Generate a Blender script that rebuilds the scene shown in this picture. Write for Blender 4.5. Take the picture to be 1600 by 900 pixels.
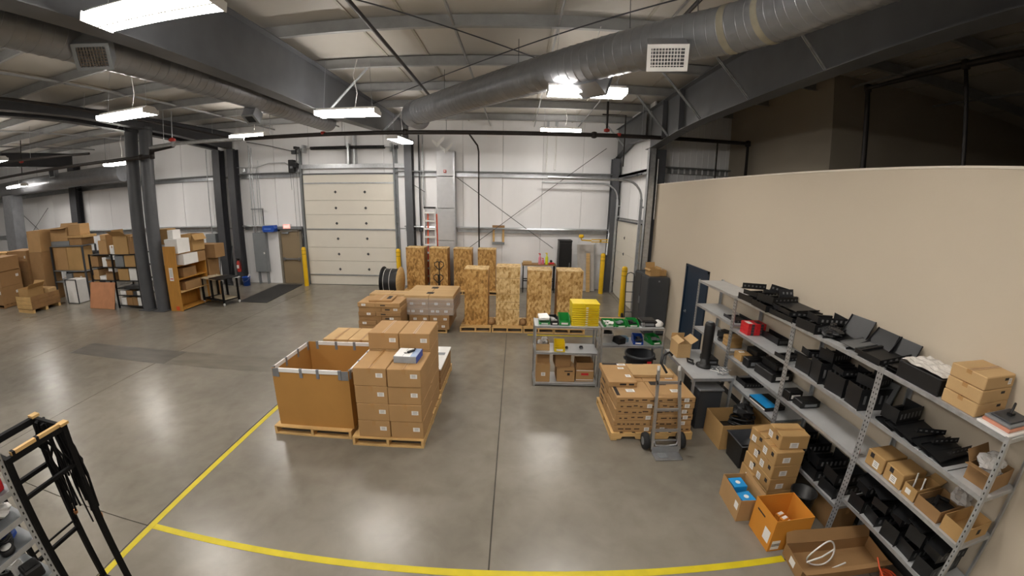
import bpy, bmesh, math, random
import numpy as np
from mathutils import Vector, Matrix
random.seed(11)
scene = bpy.context.scene
for o in list(bpy.data.objects):
    bpy.data.objects.remove(o)
COL = scene.collection

# ------------------------------------------------------------------ camera
# wide-angle lens with barrel distortion: theta(r) polynomial, r in units of 616 px of a 1600 px frame
YAW, PITCH, ROLL, H = -0.008388844, 0.223960541, 0.018478642, 3.45
KP = (1.05235104, -0.17963393, -0.02614353, 0.02822432)
def cam_axes():
    cy, sy, cp, sp = math.cos(YAW), math.sin(YAW), math.cos(PITCH), math.sin(PITCH)
    f = Vector((sy*cp, cy*cp, -sp)); r = Vector((cy, -sy, 0)); u = r.cross(f)
    c, s = math.cos(ROLL), math.sin(ROLL)
    return c*r + s*u, -s*r + c*u, f
AR, AU, AF = cam_axes()
cam_data = bpy.data.cameras.new('camera')
cam = bpy.data.objects.new('camera', cam_data); COL.objects.link(cam); scene.camera = cam
cam.matrix_world = Matrix(((AR.x, AU.x, -AF.x, 0), (AR.y, AU.y, -AF.y, 0), (AR.z, AU.z, -AF.z, H), (0, 0, 0, 1)))
cam_data.type = 'PANO'
cam_data.sensor_width = 36.0; cam_data.sensor_fit = 'HORIZONTAL'; cam_data.lens = 15.0
cam_data.clip_start = 0.02; cam_data.clip_end = 200
MM = 616*36/1600
pano = cam_data if hasattr(cam_data, 'fisheye_polynomial_k1') else cam_data.cycles
pano.panorama_type = 'FISHEYE_LENS_POLYNOMIAL'
pano.fisheye_fov = math.radians(200)
pano.fisheye_polynomial_k0 = 0.0
pano.fisheye_polynomial_k1 = -KP[0]/MM
pano.fisheye_polynomial_k2 = -KP[1]/MM**2
pano.fisheye_polynomial_k3 = -KP[2]/MM**3
pano.fisheye_polynomial_k4 = -KP[3]/MM**4

# ------------------------------------------------------------------ world, exposure
world = bpy.data.worlds.new('world'); scene.world = world; world.use_nodes = True
bg = world.node_tree.nodes['Background']
bg.inputs[0].default_value = (0.6, 0.62, 0.65, 1); bg.inputs[1].default_value = 0.02
vs = scene.view_settings
vs.view_transform = 'Standard'; vs.look = 'None'; vs.gamma = 1.0; vs.exposure = 0.0
vs.use_curve_mapping = False
LAMP = 56.0
scene.cycles.max_bounces = 8; scene.cycles.diffuse_bounces = 5

# ------------------------------------------------------------------ pixel -> place (a pixel gives a direction only)
def ray(x, y):
    px, py = (x-800)/616, -(y-450)/616
    r = math.hypot(px, py); th = r*(KP[0]+KP[1]*r+KP[2]*r*r+KP[3]*r**3)
    s = math.sin(th)/r if r > 1e-9 else 1
    return px*s*AR + py*s*AU + math.cos(th)*AF
def G(x, y, z=0.0):          # on the horizontal plane z
    v = ray(x, y); return v*((z-H)/v.z) + Vector((0, 0, H))
def PY(x, y, Y):             # on the plane Y = const
    v = ray(x, y); return v*(Y/v.y) + Vector((0, 0, H))
def PX(x, y, X):             # on the plane X = const
    v = ray(x, y); return v*(X/v.x) + Vector((0, 0, H))

# ------------------------------------------------------------------ materials
def lin(c):
    if isinstance(c, str):
        c = [int(c[i:i+2], 16)/255 for i in (0, 2, 4)]
    return tuple(x/12.92 if x <= 0.04045 else ((x+0.055)/1.055)**2.4 for x in c) + (1.0,)
MATS = {}
def mat(name, col, rough=0.6, metal=0.0, var=0.12, scale=6.0, bump=0.0, bscale=40.0, stretch=(1, 1, 1), rvar=0.0, col2=None, detail=4.0, ramp=(0.3, 0.7), spec=0.5, alpha=1.0, trans=0.0):
    if name in MATS: return MATS[name]
    m = bpy.data.materials.new(name); m.use_nodes = True; nt = m.node_tree; N = nt.nodes; L = nt.links
    b = N['Principled BSDF']
    tc = N.new('ShaderNodeTexCoord'); mp = N.new('ShaderNodeMapping'); mp.inputs['Scale'].default_value = stretch
    L.new(tc.outputs['Object'], mp.inputs[0])
    nz = N.new('ShaderNodeTexNoise'); nz.inputs['Scale'].default_value = scale; nz.inputs['Detail'].default_value = detail
    L.new(mp.outputs[0], nz.inputs['Vector'])
    cr = N.new('ShaderNodeValToRGB'); c1 = lin(col)
    if col2 is None:
        a = tuple(max(0, x*(1-var)) for x in c1[:3])+(1,); c2 = tuple(min(1, x*(1+var)) for x in c1[:3])+(1,)
    else: a = c1; c2 = lin(col2)
    cr.color_ramp.elements[0].position = ramp[0]; cr.color_ramp.elements[1].position = ramp[1]
    cr.color_ramp.elements[0].color = a; cr.color_ramp.elements[1].color = c2
    L.new(nz.outputs['Fac'], cr.inputs[0]); L.new(cr.outputs[0], b.inputs['Base Color'])
    b.inputs['Roughness'].default_value = rough; b.inputs['Metallic'].default_value = metal
    b.inputs['Specular IOR Level'].default_value = spec
    b.inputs['Alpha'].default_value = alpha; b.inputs['Transmission Weight'].default_value = trans
    if rvar:
        mr = N.new('ShaderNodeMapRange'); mr.inputs[3].default_value = rough-rvar; mr.inputs[4].default_value = rough+rvar
        L.new(nz.outputs['Fac'], mr.inputs[0]); L.new(mr.outputs[0], b.inputs['Roughness'])
    if bump:
        n2 = N.new('ShaderNodeTexNoise'); n2.inputs['Scale'].default_value = bscale
        L.new(mp.outputs[0], n2.inputs['Vector'])
        bp = N.new('ShaderNodeBump'); bp.inputs['Strength'].default_value = bump; bp.inputs['Distance'].default_value = 0.01
        L.new(n2.outputs['Fac'], bp.inputs['Height']); L.new(bp.outputs[0], b.inputs['Normal'])
    MATS[name] = m; return m
def emis(name, col, strength):
    if name in MATS: return MATS[name]
    m = bpy.data.materials.new(name); m.use_nodes = True; b = m.node_tree.nodes['Principled BSDF']
    b.inputs['Base Color'].default_value = (0.8, 0.8, 0.8, 1); b.inputs['Emission Color'].default_value = lin(col); b.inputs['Emission Strength'].default_value = strength
    MATS[name] = m; return m
def floor_mat():
    m = bpy.data.materials.new('polished_concrete'); m.use_nodes = True; nt = m.node_tree; N = nt.nodes; L = nt.links
    b = N['Principled BSDF']; tc = N.new('ShaderNodeTexCoord')
    def noise(s, d, rough=0.6, dist=0.0):
        n = N.new('ShaderNodeTexNoise'); n.inputs['Scale'].default_value = s; n.inputs['Detail'].default_value = d
        n.inputs['Roughness'].default_value = rough; n.inputs['Distortion'].default_value = dist
        L.new(tc.outputs['Object'], n.inputs['Vector']); return n
    def ramp(n, p0, c0, p1, c1):
        r = N.new('ShaderNodeValToRGB'); e = r.color_ramp.elements
        e[0].position, e[1].position = p0, p1; e[0].color, e[1].color = c0, c1
        L.new(n.outputs['Fac'], r.inputs[0]); return r
    def mix(a, bb, fac, mode='MIX'):
        x = N.new('ShaderNodeMix'); x.data_type = 'RGBA'; x.blend_type = mode
        if isinstance(fac, float): x.inputs[0].default_value = fac
        else: L.new(fac, x.inputs[0])
        for sock, v in ((x.inputs[6], a), (x.inputs[7], bb)):
            if isinstance(v, tuple): sock.default_value = v
            else: L.new(v, sock)
        return x.outputs[2]
    big = ramp(noise(0.35, 4, 0.5, 0.0), 0.22, lin('686359'), 0.78, lin('928b7d'))
    mid = ramp(noise(2.2, 6, 0.6, 0.6), 0.30, lin('6c6861'), 0.72, lin('99948b'))
    c = mix(big.outputs[0], mid.outputs[0], 0.25)
    sp = ramp(noise(4, 3, 0.5), 0.45, (1, 1, 1, 1), 0.85, (0.80, 0.78, 0.75, 1))
    c = mix(c, sp.outputs[0], 0.6, 'MULTIPLY')
    st = ramp(noise(0.5, 4, 0.5, 0.0), 0.42, (1, 1, 1, 1), 0.85, (0.70, 0.70, 0.69, 1))
    c = mix(c, st.outputs[0], 0.75, 'MULTIPLY')
    L.new(c, b.inputs['Base Color'])
    b.inputs['Roughness'].default_value = 0.27
    b.inputs['Specular IOR Level'].default_value = 0.5
    bp = N.new('ShaderNodeBump'); bp.inputs['Strength'].default_value = 0.05; bp.inputs['Distance'].default_value = 0.01
    L.new(noise(9, 2).outputs['Fac'], bp.inputs['Height']); L.new(bp.outputs[0], b.inputs['Normal'])
    return m

# ------------------------------------------------------------------ mesh building
class MB:
    def __init__(s): s.v = []; s.f = []; s.smooth = []
    def add(s, vs, fs, M=None, smooth=False):
        k = len(s.v)
        s.v += [tuple(M @ Vector(p)) if M else tuple(p) for p in vs]
        s.f += [tuple(i+k for i in f) for f in fs]; s.smooth += [smooth]*len(fs); return s
    def box(s, c, d, M=None, rz=0.0, bev=0.0):
        x, y, z = d[0]/2, d[1]/2, d[2]/2
        T = Matrix.Translation(c) @ Matrix.Rotation(rz, 4, 'Z')
        if M: T = M @ T
        if bev <= 0:
            return s.add([(a*x, b*y, e*z) for a in (-1, 1) for b in (-1, 1) for e in (-1, 1)],
                         [(0, 1, 3, 2), (4, 6, 7, 5), (0, 4, 5, 1), (2, 3, 7, 6), (0, 2, 6, 4), (1, 5, 7, 3)], T)
        bev = min(bev, x*.49, y*.49, z*.49); vs = []; idx = {}
        for a in (-1, 1):
            for b in (-1, 1):
                for e in (-1, 1):
                    for ax in range(3):
                        p = [a*(x-bev), b*(y-bev), e*(z-bev)]; p[ax] = (a*x, b*y, e*z)[ax]
                        idx[(a, b, e, ax)] = len(vs); vs.append(p)
        fs = []
        for sg in (-1, 1):
            fs.append([idx[(sg, b, e, 0)] for b, e in ((-1, -1), (1, -1), (1, 1), (-1, 1))][::sg])
            fs.append([idx[(a, sg, e, 1)] for a, e in ((-1, -1), (-1, 1), (1, 1), (1, -1))][::sg])
            fs.append([idx[(a, b, sg, 2)] for a, b in ((-1, -1), (1, -1), (1, 1), (-1, 1))][::sg])
        for b in (-1, 1):
            for e in (-1, 1):
                fs.append([idx[(-1, b, e, 1)], idx[(1, b, e, 1)], idx[(1, b, e, 2)], idx[(-1, b, e, 2)]][::(1 if b*e < 0 else -1)][::-1])
                fs.append([idx[(b, -1, e, 0)], idx[(b, 1, e, 0)], idx[(b, 1, e, 2)], idx[(b, -1, e, 2)]][::(1 if b*e > 0 else -1)][::-1])
                fs.append([idx[(b, e, -1, 0)], idx[(b, e, 1, 0)], idx[(b, e, 1, 1)], idx[(b, e, -1, 1)]][::(1 if b*e < 0 else -1)][::-1])
        for a in (-1, 1):
            for b in (-1, 1):
                for e in (-1, 1):
                    fs.append([idx[(a, b, e, k)] for k in range(3)][::(1 if a*b*e > 0 else -1)])
        return s.add(vs, fs, T)
    def bb(s, x0, x1, y0, y1, z0, z1, M=None, bev=0.0):
        return s.box(((x0+x1)/2, (y0+y1)/2, (z0+z1)/2), (abs(x1-x0), abs(y1-y0), abs(z1-z0)), M, 0, bev)
    def bar(s, p0, p1, w, h=None, up=(0, 0, 1)):      # rectangular bar between two points
        p0, p1 = Vector(p0), Vector(p1); d = p1-p0; n = d.length; d.normalize(); up = Vector(up)
        if abs(d.dot(up)) > 0.99: up = Vector((0, 1, 0))
        a = d.cross(up).normalized(); b = a.cross(d); h = h or w
        M = Matrix(((a.x, d.x, b.x, 0), (a.y, d.y, b.y, 0), (a.z, d.z, b.z, 0), (0, 0, 0, 1)))
        return s.box((0, 0, 0), (w, n, h), Matrix.Translation((p0+p1)/2) @ M)
    def tube(s, pts, r, n=10, caps=True, closed=False):
        P = [Vector(p) for p in pts]; k = len(P); R = r if isinstance(r, (list, tuple)) else [r]*k
        vs = []; fs = []; up = None
        for i in range(k):
            if closed: d = P[(i+1) % k]-P[i-1]
            else: d = P[min(i+1, k-1)]-P[max(i-1, 0)]
            d.normalize()
            if up is None: up = Vector((0, 0, 1)) if abs(d.z) < 0.9 else Vector((1, 0, 0))
            a = d.cross(up).normalized(); b = a.cross(d); up = b
            vs += [P[i] + R[i]*(math.cos(2*math.pi*j/n)*a + math.sin(2*math.pi*j/n)*b) for j in range(n)]
        for i in range(k if closed else k-1):
            i2 = (i+1) % k
            fs += [(i*n+j, i*n+(j+1) % n, i2*n+(j+1) % n, i2*n+j) for j in range(n)]
        s.add(vs, fs, None, True)
        if caps and not closed:
            s.add(vs[:n], [tuple(range(n))[::-1]]); s.add(vs[-n:], [tuple(range(n))])
        return s
    def lathe(s, prof, c=(0, 0, 0), n=20, M=None, cap=True):     # profile (r, z) turned about Z
        vs = [(c[0]+r*math.cos(2*math.pi*j/n), c[1]+r*math.sin(2*math.pi*j/n), c[2]+z) for r, z in prof for j in range(n)]
        fs = [(i*n+j, i*n+(j+1) % n, (i+1)*n+(j+1) % n, (i+1)*n+j) for i in range(len(prof)-1) for j in range(n)]
        s.add(vs, fs, M, True)
        if cap:
            s.add(vs[:n], [tuple(range(n))[::-1]], M); s.add(vs[-n:], [tuple(range(n))], M)
        return s
    def prism(s, poly, axis, a0, a1):                # polygon extruded along an axis; poly in the other two axes' order
        def P(u, v, w): return {'X': (w, u, v), 'Y': (u, w, v), 'Z': (u, v, w)}[axis]
        n = len(poly); vs = [P(u, v, a0) for u, v in poly] + [P(u, v, a1) for u, v in poly]
        fs = [tuple(range(n))[::-1], tuple(range(n, 2*n))] + [(i, (i+1) % n, n+(i+1) % n, n+i) for i in range(n)]
        return s.add(vs, fs)
    def blob(s, c, r, seed=1, n=9, amp=.28, flat=True):      # crumpled lump: noisy squashed sphere
        rnd = random.Random(seed); vs = []; fs = []; m = n+3
        for i in range(n+1):
            th = math.pi*i/n
            for j in range(m):
                k = 1+rnd.uniform(-amp, amp*.6) if 0 < i < n else 1
                ph = 2*math.pi*j/m; vs.append((c[0]+r[0]*k*math.sin(th)*math.cos(ph), c[1]+r[1]*k*math.sin(th)*math.sin(ph), c[2]+r[2]*math.cos(th)*(1+rnd.uniform(-amp, amp)*.3*(0 < i < n))))
        for i in range(n):
            for j in range(m):
                a, b, d, e = i*m+j, i*m+(j+1) % m, (i+1)*m+(j+1) % m, (i+1)*m+j
                fs += [(a, b, d), (a, d, e)]
        return s.add(vs, fs, None, not flat)
    def quad(s, a, b, c, d): return s.add([a, b, c, d], [(0, 1, 2, 3)])
    def sheet(s, pts, th):                           # thin solid sheet over a planar polygon
        P = [Vector(p) for p in pts]; nrm = (P[1]-P[0]).cross(P[2]-P[0]).normalized()*th; n = len(P)
        vs = P + [p+nrm for p in P]
        return s.add(vs, [tuple(range(n))[::-1], tuple(range(n, 2*n))] + [(i, (i+1) % n, n+(i+1) % n, n+i) for i in range(n)])
    def mesh(s, name):
        me = bpy.data.meshes.new(name); me.from_pydata(s.v, [], s.f)
        me.polygons.foreach_set('use_smooth', s.smooth); me.update()
        bm = bmesh.new(); bm.from_mesh(me); bmesh.ops.recalc_face_normals(bm, faces=bm.faces); bm.to_mesh(me); bm.free()
        return me
    def build(s, name, m, parent=None, kind=None):
        return link(name, s.mesh(name), m, parent, kind)
def link(name, me, m, parent=None, kind=None):
    if m and not me.materials: me.materials.append(m)
    o = bpy.data.objects.new(name, me); COL.objects.link(o)
    if parent: o.parent = parent
    if kind: o['kind'] = kind
    return o
def thing(name, label, cat, loc=(0, 0, 0), rz=0.0, group=None):
    o = bpy.data.objects.new(name, None); COL.objects.link(o); o.empty_display_size = 0.1
    o.location = loc; o.rotation_euler = (0, 0, rz); o['label'] = label; o['category'] = cat
    if group: o['group'] = group
    return o
def tag(o, label, cat, group=None):
    o['label'] = label; o['category'] = cat
    if group: o['group'] = group
    return o
def struct(name, mb, m, parent=None):
    return mb.build(name, m, parent, None if parent else 'structure')
def place(o, loc, rz=0.0):
    o.location = loc; o.rotation_euler = (0, 0, rz); return o
def copy_tree(o, label, loc, rz=0.0, group=None):
    def cp(src, par):
        c = src.copy(); COL.objects.link(c); c.parent = par
        for ch in src.children: cp(ch, c)
        return c
    r = cp(o, None); r.location = loc; r.rotation_euler = (0, 0, rz); r['label'] = label
    if group: r['group'] = group
    return r
def text(body, size, loc, rot, m, parent, name='lettering', align='CENTER', depth=0.001):
    cu = bpy.data.curves.new('lettering', 'FONT'); cu.body = body; cu.size = size; cu.extrude = depth
    cu.align_x = align; cu.align_y = 'CENTER'; cu.resolution_u = 2
    tmp = bpy.data.objects.new('tmp', cu); COL.objects.link(tmp)
    me = bpy.data.meshes.new_from_object(tmp.evaluated_get(bpy.context.evaluated_depsgraph_get()))
    bpy.data.objects.remove(tmp)
    me.materials.clear()
    o = link(name, me, m, parent); o.location = loc; o.rotation_euler = rot; return o

# palette
m_floor = floor_mat()
m_wallw = mat('white_wall_liner', 'ebebec', 0.42, 0, 0.05, 0.8, 0.25, 6, (1, 1, 0.25))
m_ceil = mat('ceiling_liner', 'bab6ae', 0.5, 0, 0.06, 0.6, 0.2, 4)
m_office = mat('painted_drywall', 'c3b7a4', 0.75, 0, 0.02, 0.7, 0.05, 90)
m_cap = mat('wall_cap', 'd8d0c2', 0.6, 0, 0.02)
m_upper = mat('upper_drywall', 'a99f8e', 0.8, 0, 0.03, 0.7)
m_steel = mat('grey_painted_steel', '55575b', 0.42, 0.0, 0.10, 3, 0, 40)
m_steeld = mat('dark_painted_steel', '414246', 0.5, 0.0, 0.10, 3)
m_galv = mat('galvanized_steel', 'b8bbbe', 0.36, 0.65, 0.12, 14, rvar=0.08)
m_girt = mat('girt_steel', 'b4b7ba', 0.30, 0.7, 0.1, 8)
m_purlin = mat('purlin_steel', '9a9b9b', 0.45, 0.2, 0.08, 5)
m_duct = mat('spiral_duct', '8a8c90', 0.38, 0.5, 0.10, 5, rvar=0.06)
m_blackpipe = mat('black_iron_pipe', '2b2624', 0.5, 0.3, 0.15, 12)
m_redp = mat('red_enamel', 'b5332a', 0.45, 0, 0.1)
m_white = mat('white_enamel', 'e4e3e0', 0.4, 0, 0.03)
m_door = mat('door_panel_paint', 'd9d4c8', 0.5, 0, 0.02, 2)
m_tand = mat('tan_door_paint', '8d7c62', 0.5, 0, 0.04, 3)
m_navy = mat('navy_door_paint', '16293c', 0.4, 0, 0.06, 3)
m_matte = mat('matte_black_steel', '0c0c0d', 0.7, 0, 0.2, 8, spec=0.2)
m_gay = mat('gaylord_cardboard', 'ad7f40', 0.8, 0, 0.05, 2, 0.05, 60)
m_black = mat('black_plastic', '161617', 0.45, 0, 0.15, 8)
m_blackm = mat('black_powder_coat', '1a1b1d', 0.42, 0.1, 0.12, 10)
m_rubber = mat('rubber', '1a1a1b', 0.8, 0, 0.1, 10)
m_yellow = mat('safety_yellow', 'e2b510', 0.4, 0, 0.05, 5)
m_tape = mat('floor_tape_yellow', 'c8b616', 0.5, 0, 0.12, 7, ramp=(0.2, 0.8), detail=9)
m_card = mat('cardboard', 'ab875a', 0.8, 0, 0.06, 3, 0.05, 60)
m_card2 = mat('cardboard_golden', 'ad8a58', 0.8, 0, 0.06, 3, 0.05, 60)
m_card3 = mat('cardboard_pale', 'bb9b6d', 0.8, 0, 0.05, 3, 0.05, 60)
m_card4 = mat('cardboard_brown', '94724a', 0.8, 0, 0.08, 3, 0.05, 60)
m_orange = mat('cardboard_orange', 'd08a2c', 0.75, 0, 0.05, 3, 0.05, 60)
m_cardin = mat('cardboard_inside', 'a87f50', 0.85, 0, 0.06, 3)
m_ptape = mat('packing_tape', 'a8804f', 0.3, 0, 0.04, 6)
m_paper = mat('paper_label', 'e6e4e0', 0.6, 0, 0.02)
m_ink = mat('black_ink', '2a2522', 0.8, 0, 0.1)
m_wood = mat('pine_wood', 'c9a56c', 0.7, 0, 0.14, 3, 0.08, 30, (1, 1, 6))
m_woodd = mat('brown_wood', '8e6a42', 0.7, 0, 0.15, 4, 0.08, 30, (6, 1, 1))
m_ply = mat('plywood_golden', 'b98438', 0.55, 0, 0.12, 4, 0.05, 20, (4, 4, 0.6))
m_plyr = mat('plywood_reddish', 'bd835c', 0.65, 0, 0.1, 4, 0.05, 20)
m_grey = mat('grey_enamel', '7f8386', 0.45, 0.1, 0.05, 4)
m_greyd = mat('charcoal_enamel', '3d4044', 0.45, 0.1, 0.06, 4)
m_alu = mat('aluminium', 'b9bcc0', 0.32, 0.85, 0.06, 10)
m_blue = mat('blue_plastic', '1d4fb0', 0.4, 0, 0.08)
m_green = mat('green_plastic', '1f8a3c', 0.4, 0, 0.08)
m_yelp = mat('yellow_plastic', 'e3c81a', 0.4, 0, 0.06)
m_redpl = mat('red_print', 'c8252b', 0.4, 0, 0.06)
m_cyan = mat('cyan_print', '1f8fd0', 0.4, 0, 0.05)
m_org = mat('orange_plastic', 'd8542a', 0.45, 0, 0.08)
m_shelf = mat('grey_steel_shelf', 'b9bbbc', 0.42, 0.2, 0.05, 6)
m_film = mat('clear_film', 'dcdcdc', 0.15, 0, 0.03, alpha=0.28)
m_plast = mat('plastic_bag_film', 'cfcdca', 0.2, 0, 0.1, 8, 0.6, 14, alpha=0.75)
# =================================================================== the building
YF = 15.2            # far wall
XO = 4.05            # office wall
# ---- floor: slabs with sawn joints
base = MB().bb(-34, 14, -8, 15.6, -0.3, -0.012)
floor = struct('floor', base, mat('joint_dirt', '4e4a44', 0.9))
xs = [-34, -27.4, -23.5, -19.6, -15.7, -11.83, -7.95, -4.07, -0.2, 3.67, 14]; ys = [-8, 2.77, 15.6]
g = 0.007
for i in range(len(xs)-1):
    for j in range(2):
        struct('slab', MB().bb(xs[i]+g, xs[i+1]-g, ys[j]+g, ys[j+1]-g, -0.05, 0.0), m_floor, floor)
struct('patched_strip', MB().bb(-11.03, -7.72, 6.91, 7.66, -0.02, 0.0015), mat('trench_patch_concrete', '57524a', 0.45, 0, 0.35, 2.2, detail=5, ramp=(0.25, 0.75), stretch=(0.7, 2, 1)), floor)
struct('patched_strip', MB().bb(-7.71, -4.9, 6.91, 7.66, -0.02, 0.0012), mat('trench_patch_light', '6c665b', 0.4, 0, 0.25, 2.2, detail=4, stretch=(0.7, 2, 1)), floor)
# yellow floor tape
def tape_line(x0, x1, y0, y1, label):
    o = MB().bb(x0, x1, y0, y1, 0.0, 0.0025).build('floor_tape', m_tape); tag(o, label, 'tape', 'yellow floor marking lines'); return o
tape_line(-4.05, -3.972, 0.6, 6.75, 'yellow tape line on the floor running beside the gaylord pallet')
tape_line(-3.971, 2.84, 2.745, 2.825, 'yellow tape line across the floor in front, ending at the long box')
tape_line(0.35, 3.2, 9.55, 9.62, 'thin yellow tape line on the floor behind the bin shelves')
# ---- ceiling with purlins
ceil = struct('ceiling', MB().bb(-34, 14, -8, 15.6, 6.36, 6.55), m_ceil)
pm = MB(); pm.bb(-34, 14, -.004, .004, 6.12, 6.34); pm.bb(-34, 14, -.075, .004, 6.12, 6.13); pm.bb(-34, 14, -.004, .075, 6.33, 6.34)
pme = pm.mesh('purlin')
PUR = [13.9, 12.05, 10.2, 8.35, 6.5, 4.68, 2.85, 1.0, -0.85, -2.7, -4.6, -6.4]
for y in PUR:
    o = link('purlin', pme, m_purlin, ceil); o.location = (0, y, 0)
sm = MB().bb(-.025, .025, -8, 15.5, 6.34, 6.358).mesh('liner_seam')
for x in (-29, -26, -23, -20, -17, -14, -10, -8.4, -6.9, -5.4, -2.7, -1.85, 0.55, 2.0, 3.3, 5.5, 7, 8.5, 10, 11.5):
    o = link('liner_seam', sm, mat('ceiling_seam_tape', 'aaa599', 0.5), ceil); o.location = (x, 0, 0)
# purlin bridging angles
br = MB(); br.bb(-.004, .004, -7.9, 15.1, 6.13, 6.18); br.bb(-.03, .004, -7.9, 15.1, 6.13, 6.137); bre = br.mesh('bridging_angle')
for x in (-19.5, -16, -9.5, -6.8, -1.02, 0.6, 2.2, 7, 9.5):
    o = link('bridging_angle', bre, m_purlin, ceil); o.location = (x, 0, 0)
# rod bracing in the roof plane
for p, q in (((570, 3), (862, 100)), ((1040, 4), (600, 155))):
    a, b = G(*p, 6.09), G(*q, 6.09); d = (b-a)
    MB().tube([a-d*0.25, b+d*0.1], 0.011, 6).build('brace_rod', m_steeld, ceil)
# ---- far wall: liner panels + girts
wf = struct('wall_far', MB().bb(-34, 4.3, YF+0.06, YF+0.3, 0, 6.36), mat('wall_backing', 'a9a9a8', 0.7))
x = -34.0; pw = 1.52
while x < 3.9:
    x1 = min(x+pw, 3.95)
    for z0, z1 in ((0.0, 2.27), (2.31, 4.35), (4.42, 6.36)):
        for a, b in ([(x, min(x1, -8.46)), (max(x, -4.68), x1)] if z0 < 4 else [(x, x1)]):   # panels stop at the roll door
            if b-a > .05: struct('liner_panel', MB().bb(a+.005, b-.005, YF+.012+0.008*((int(x*7)) % 2), YF+.07, z0, z1, None, .006), m_wallw, wf)
    x += pw
def girt(x0, x1, z, y=YF, parent=wf):
    b = MB(); b.bb(x0, x1, y-.008, y, z-.1, z+.1); b.bb(x0, x1, y-.17, y, z+.09, z+.1); b.sheet([(x0, y-.17, z+.1), (x1, y-.17, z+.1), (x1, y-.195, z+.055), (x0, y-.195, z+.055)], .006); b.bb(x0, x1, y-.10, y, z-.1, z-.09)
    struct('girt', b, m_girt, parent)
for a, b in ((-34, -12.3), (-11.2, -9.75), (-4.35, -3.03), (-2.38, 3.75)):
    girt(a, b, 2.32)
for a, b in ((-34, -12.3), (-11.2, -8.5), (-4.6, -3.03), (-2.38, 3.75)):
    girt(a, b, 4.40)
# rod bracing on the wall
for p, q in (((712, 276), (864, 388)), ((712, 402), (948, 232)), ((640, 285), (664, 300))):
    MB().tube([PY(*p, 15.02), PY(*q, 15.02)], 0.012, 6).build('brace_rod', m_steeld, wf)
for p, q in (((30, 330), (75, 372)), ((75, 325), (45, 372))):
    MB().tube([PY(*p, 15.05), PY(*q, 15.05)], 0.014, 6).build('brace_rod', m_steeld, wf)
# ---- side wall at the jog (X = 3.9) with its roll door opening, and the wall returning to the right
XS = 3.88; YJ = 11.45; YR = 12.1
ws = struct('wall_side', MB().bb(XS+.06, XS+.25, YR-.1, YF+.3, 0, 6.36), mat('wall_backing', 'a9a9a8', 0.7))
for y0, y1 in ((11.62, 12.6), (12.6, 13.65), (13.65, 14.7), (14.7, 15.2)):
    for z0, z1 in ((2.9, 4.35), (4.42, 6.36)):
        struct('liner_panel', MB().bb(XS+.012, XS+.07, y0+.01, y1-.01, z0, z1, None, .008), m_wallw, ws)
struct('liner_panel', MB().bb(XS+.012, XS+.07, 14.82, 15.19, 0, 2.88), m_wallw, ws)
struct('liner_panel', MB().bb(XS+.012, XS+.07, 11.62, 11.86, 0, 2.88), m_wallw, ws)
b = MB(); b.bb(XS-.12, XS, 11.62, 15.1, 4.36, 4.44); b.bb(XS-.12, XS-.11, 11.62, 15.1, 4.28, 4.44); struct('girt', b, m_girt, ws)
wr = struct('wall_return', MB().bb(3.96, 6.62, YR, YR+.2, 0, 6.36), m_wallw)
for k in range(11):
    struct('liner_rib', MB().bb(4.5+k*.19, 4.5+k*.19+.05, YR-.02, YR, 3.2, 6.3), m_wallw, wr)
girt(4.3, 6.5, 4.46, YR, wr)
# ---- office wall (drywall) with light cap
wo = struct('wall_right', MB().bb(XO, XO+.12, -8, YJ, 0, 3.985), m_office)
struct('wall_cap', MB().bb(XO-.008, XO+.128, -8, YJ+.005, 3.985, 4.01), m_cap, wo)
struct('ceiling_office', MB().bb(XO+.12, 14, -8, YR, 2.75, 2.95), m_upper)
# raised block above the office
struct('wall_block_side', MB().bb(6.52, 6.64, 7.88, YR, 2.95, 6.36), m_upper)
struct('wall_block_front', MB().bb(6.52, 14, 7.76, 7.88, 2.95, 6.36), m_upper)
struct('wall_right_outer', MB().bb(13.9, 14.1, -8, 7.8, 0, 6.36), m_upper)
struct('wall_back', MB().bb(-34, 14, -8.2, -8, 0, 6.36), m_wallw)
struct('wall_left', MB().bb(-34.2, -34, -8.2, 15.5, 0, 6.36), m_wallw)
# baseboard of the office wall (black rubber)
struct('baseboard_right', MB().bb(XO-.008, XO, -8, 7.7, 0, .1), m_rubber)
# ---- office door (navy steel) in wall_right
dY0, dY1, dZ = 7.80, 8.92, 2.10
d1 = struct('door_1', MB().bb(XO-.012, XO+.001, dY0+.06, dY1-.06, 0.01, dZ-.06, None, .004), m_navy)
f = MB(); f.bb(XO-.035, XO, dY0, dY0+.055, 0, dZ); f.bb(XO-.035, XO, dY1-.055, dY1, 0, dZ); f.bb(XO-.035, XO, dY0, dY1, dZ-.055, dZ)
struct('door_frame', f, m_navy, d1)
h = MB(); h.lathe([(.03, 0), (.03, .01)], (0, 0, 0), 14, Matrix.Translation((XO-.012, dY1-.2, 1.0)) @ Matrix.Rotation(-math.pi/2, 4, 'Y'))
h.tube([(XO-.02, dY1-.2, 1.0), (XO-.06, dY1-.2, 1.0), (XO-.065, dY1-.32, 1.0)], .011, 8)
struct('door_handle', h, m_alu, d1)
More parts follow.
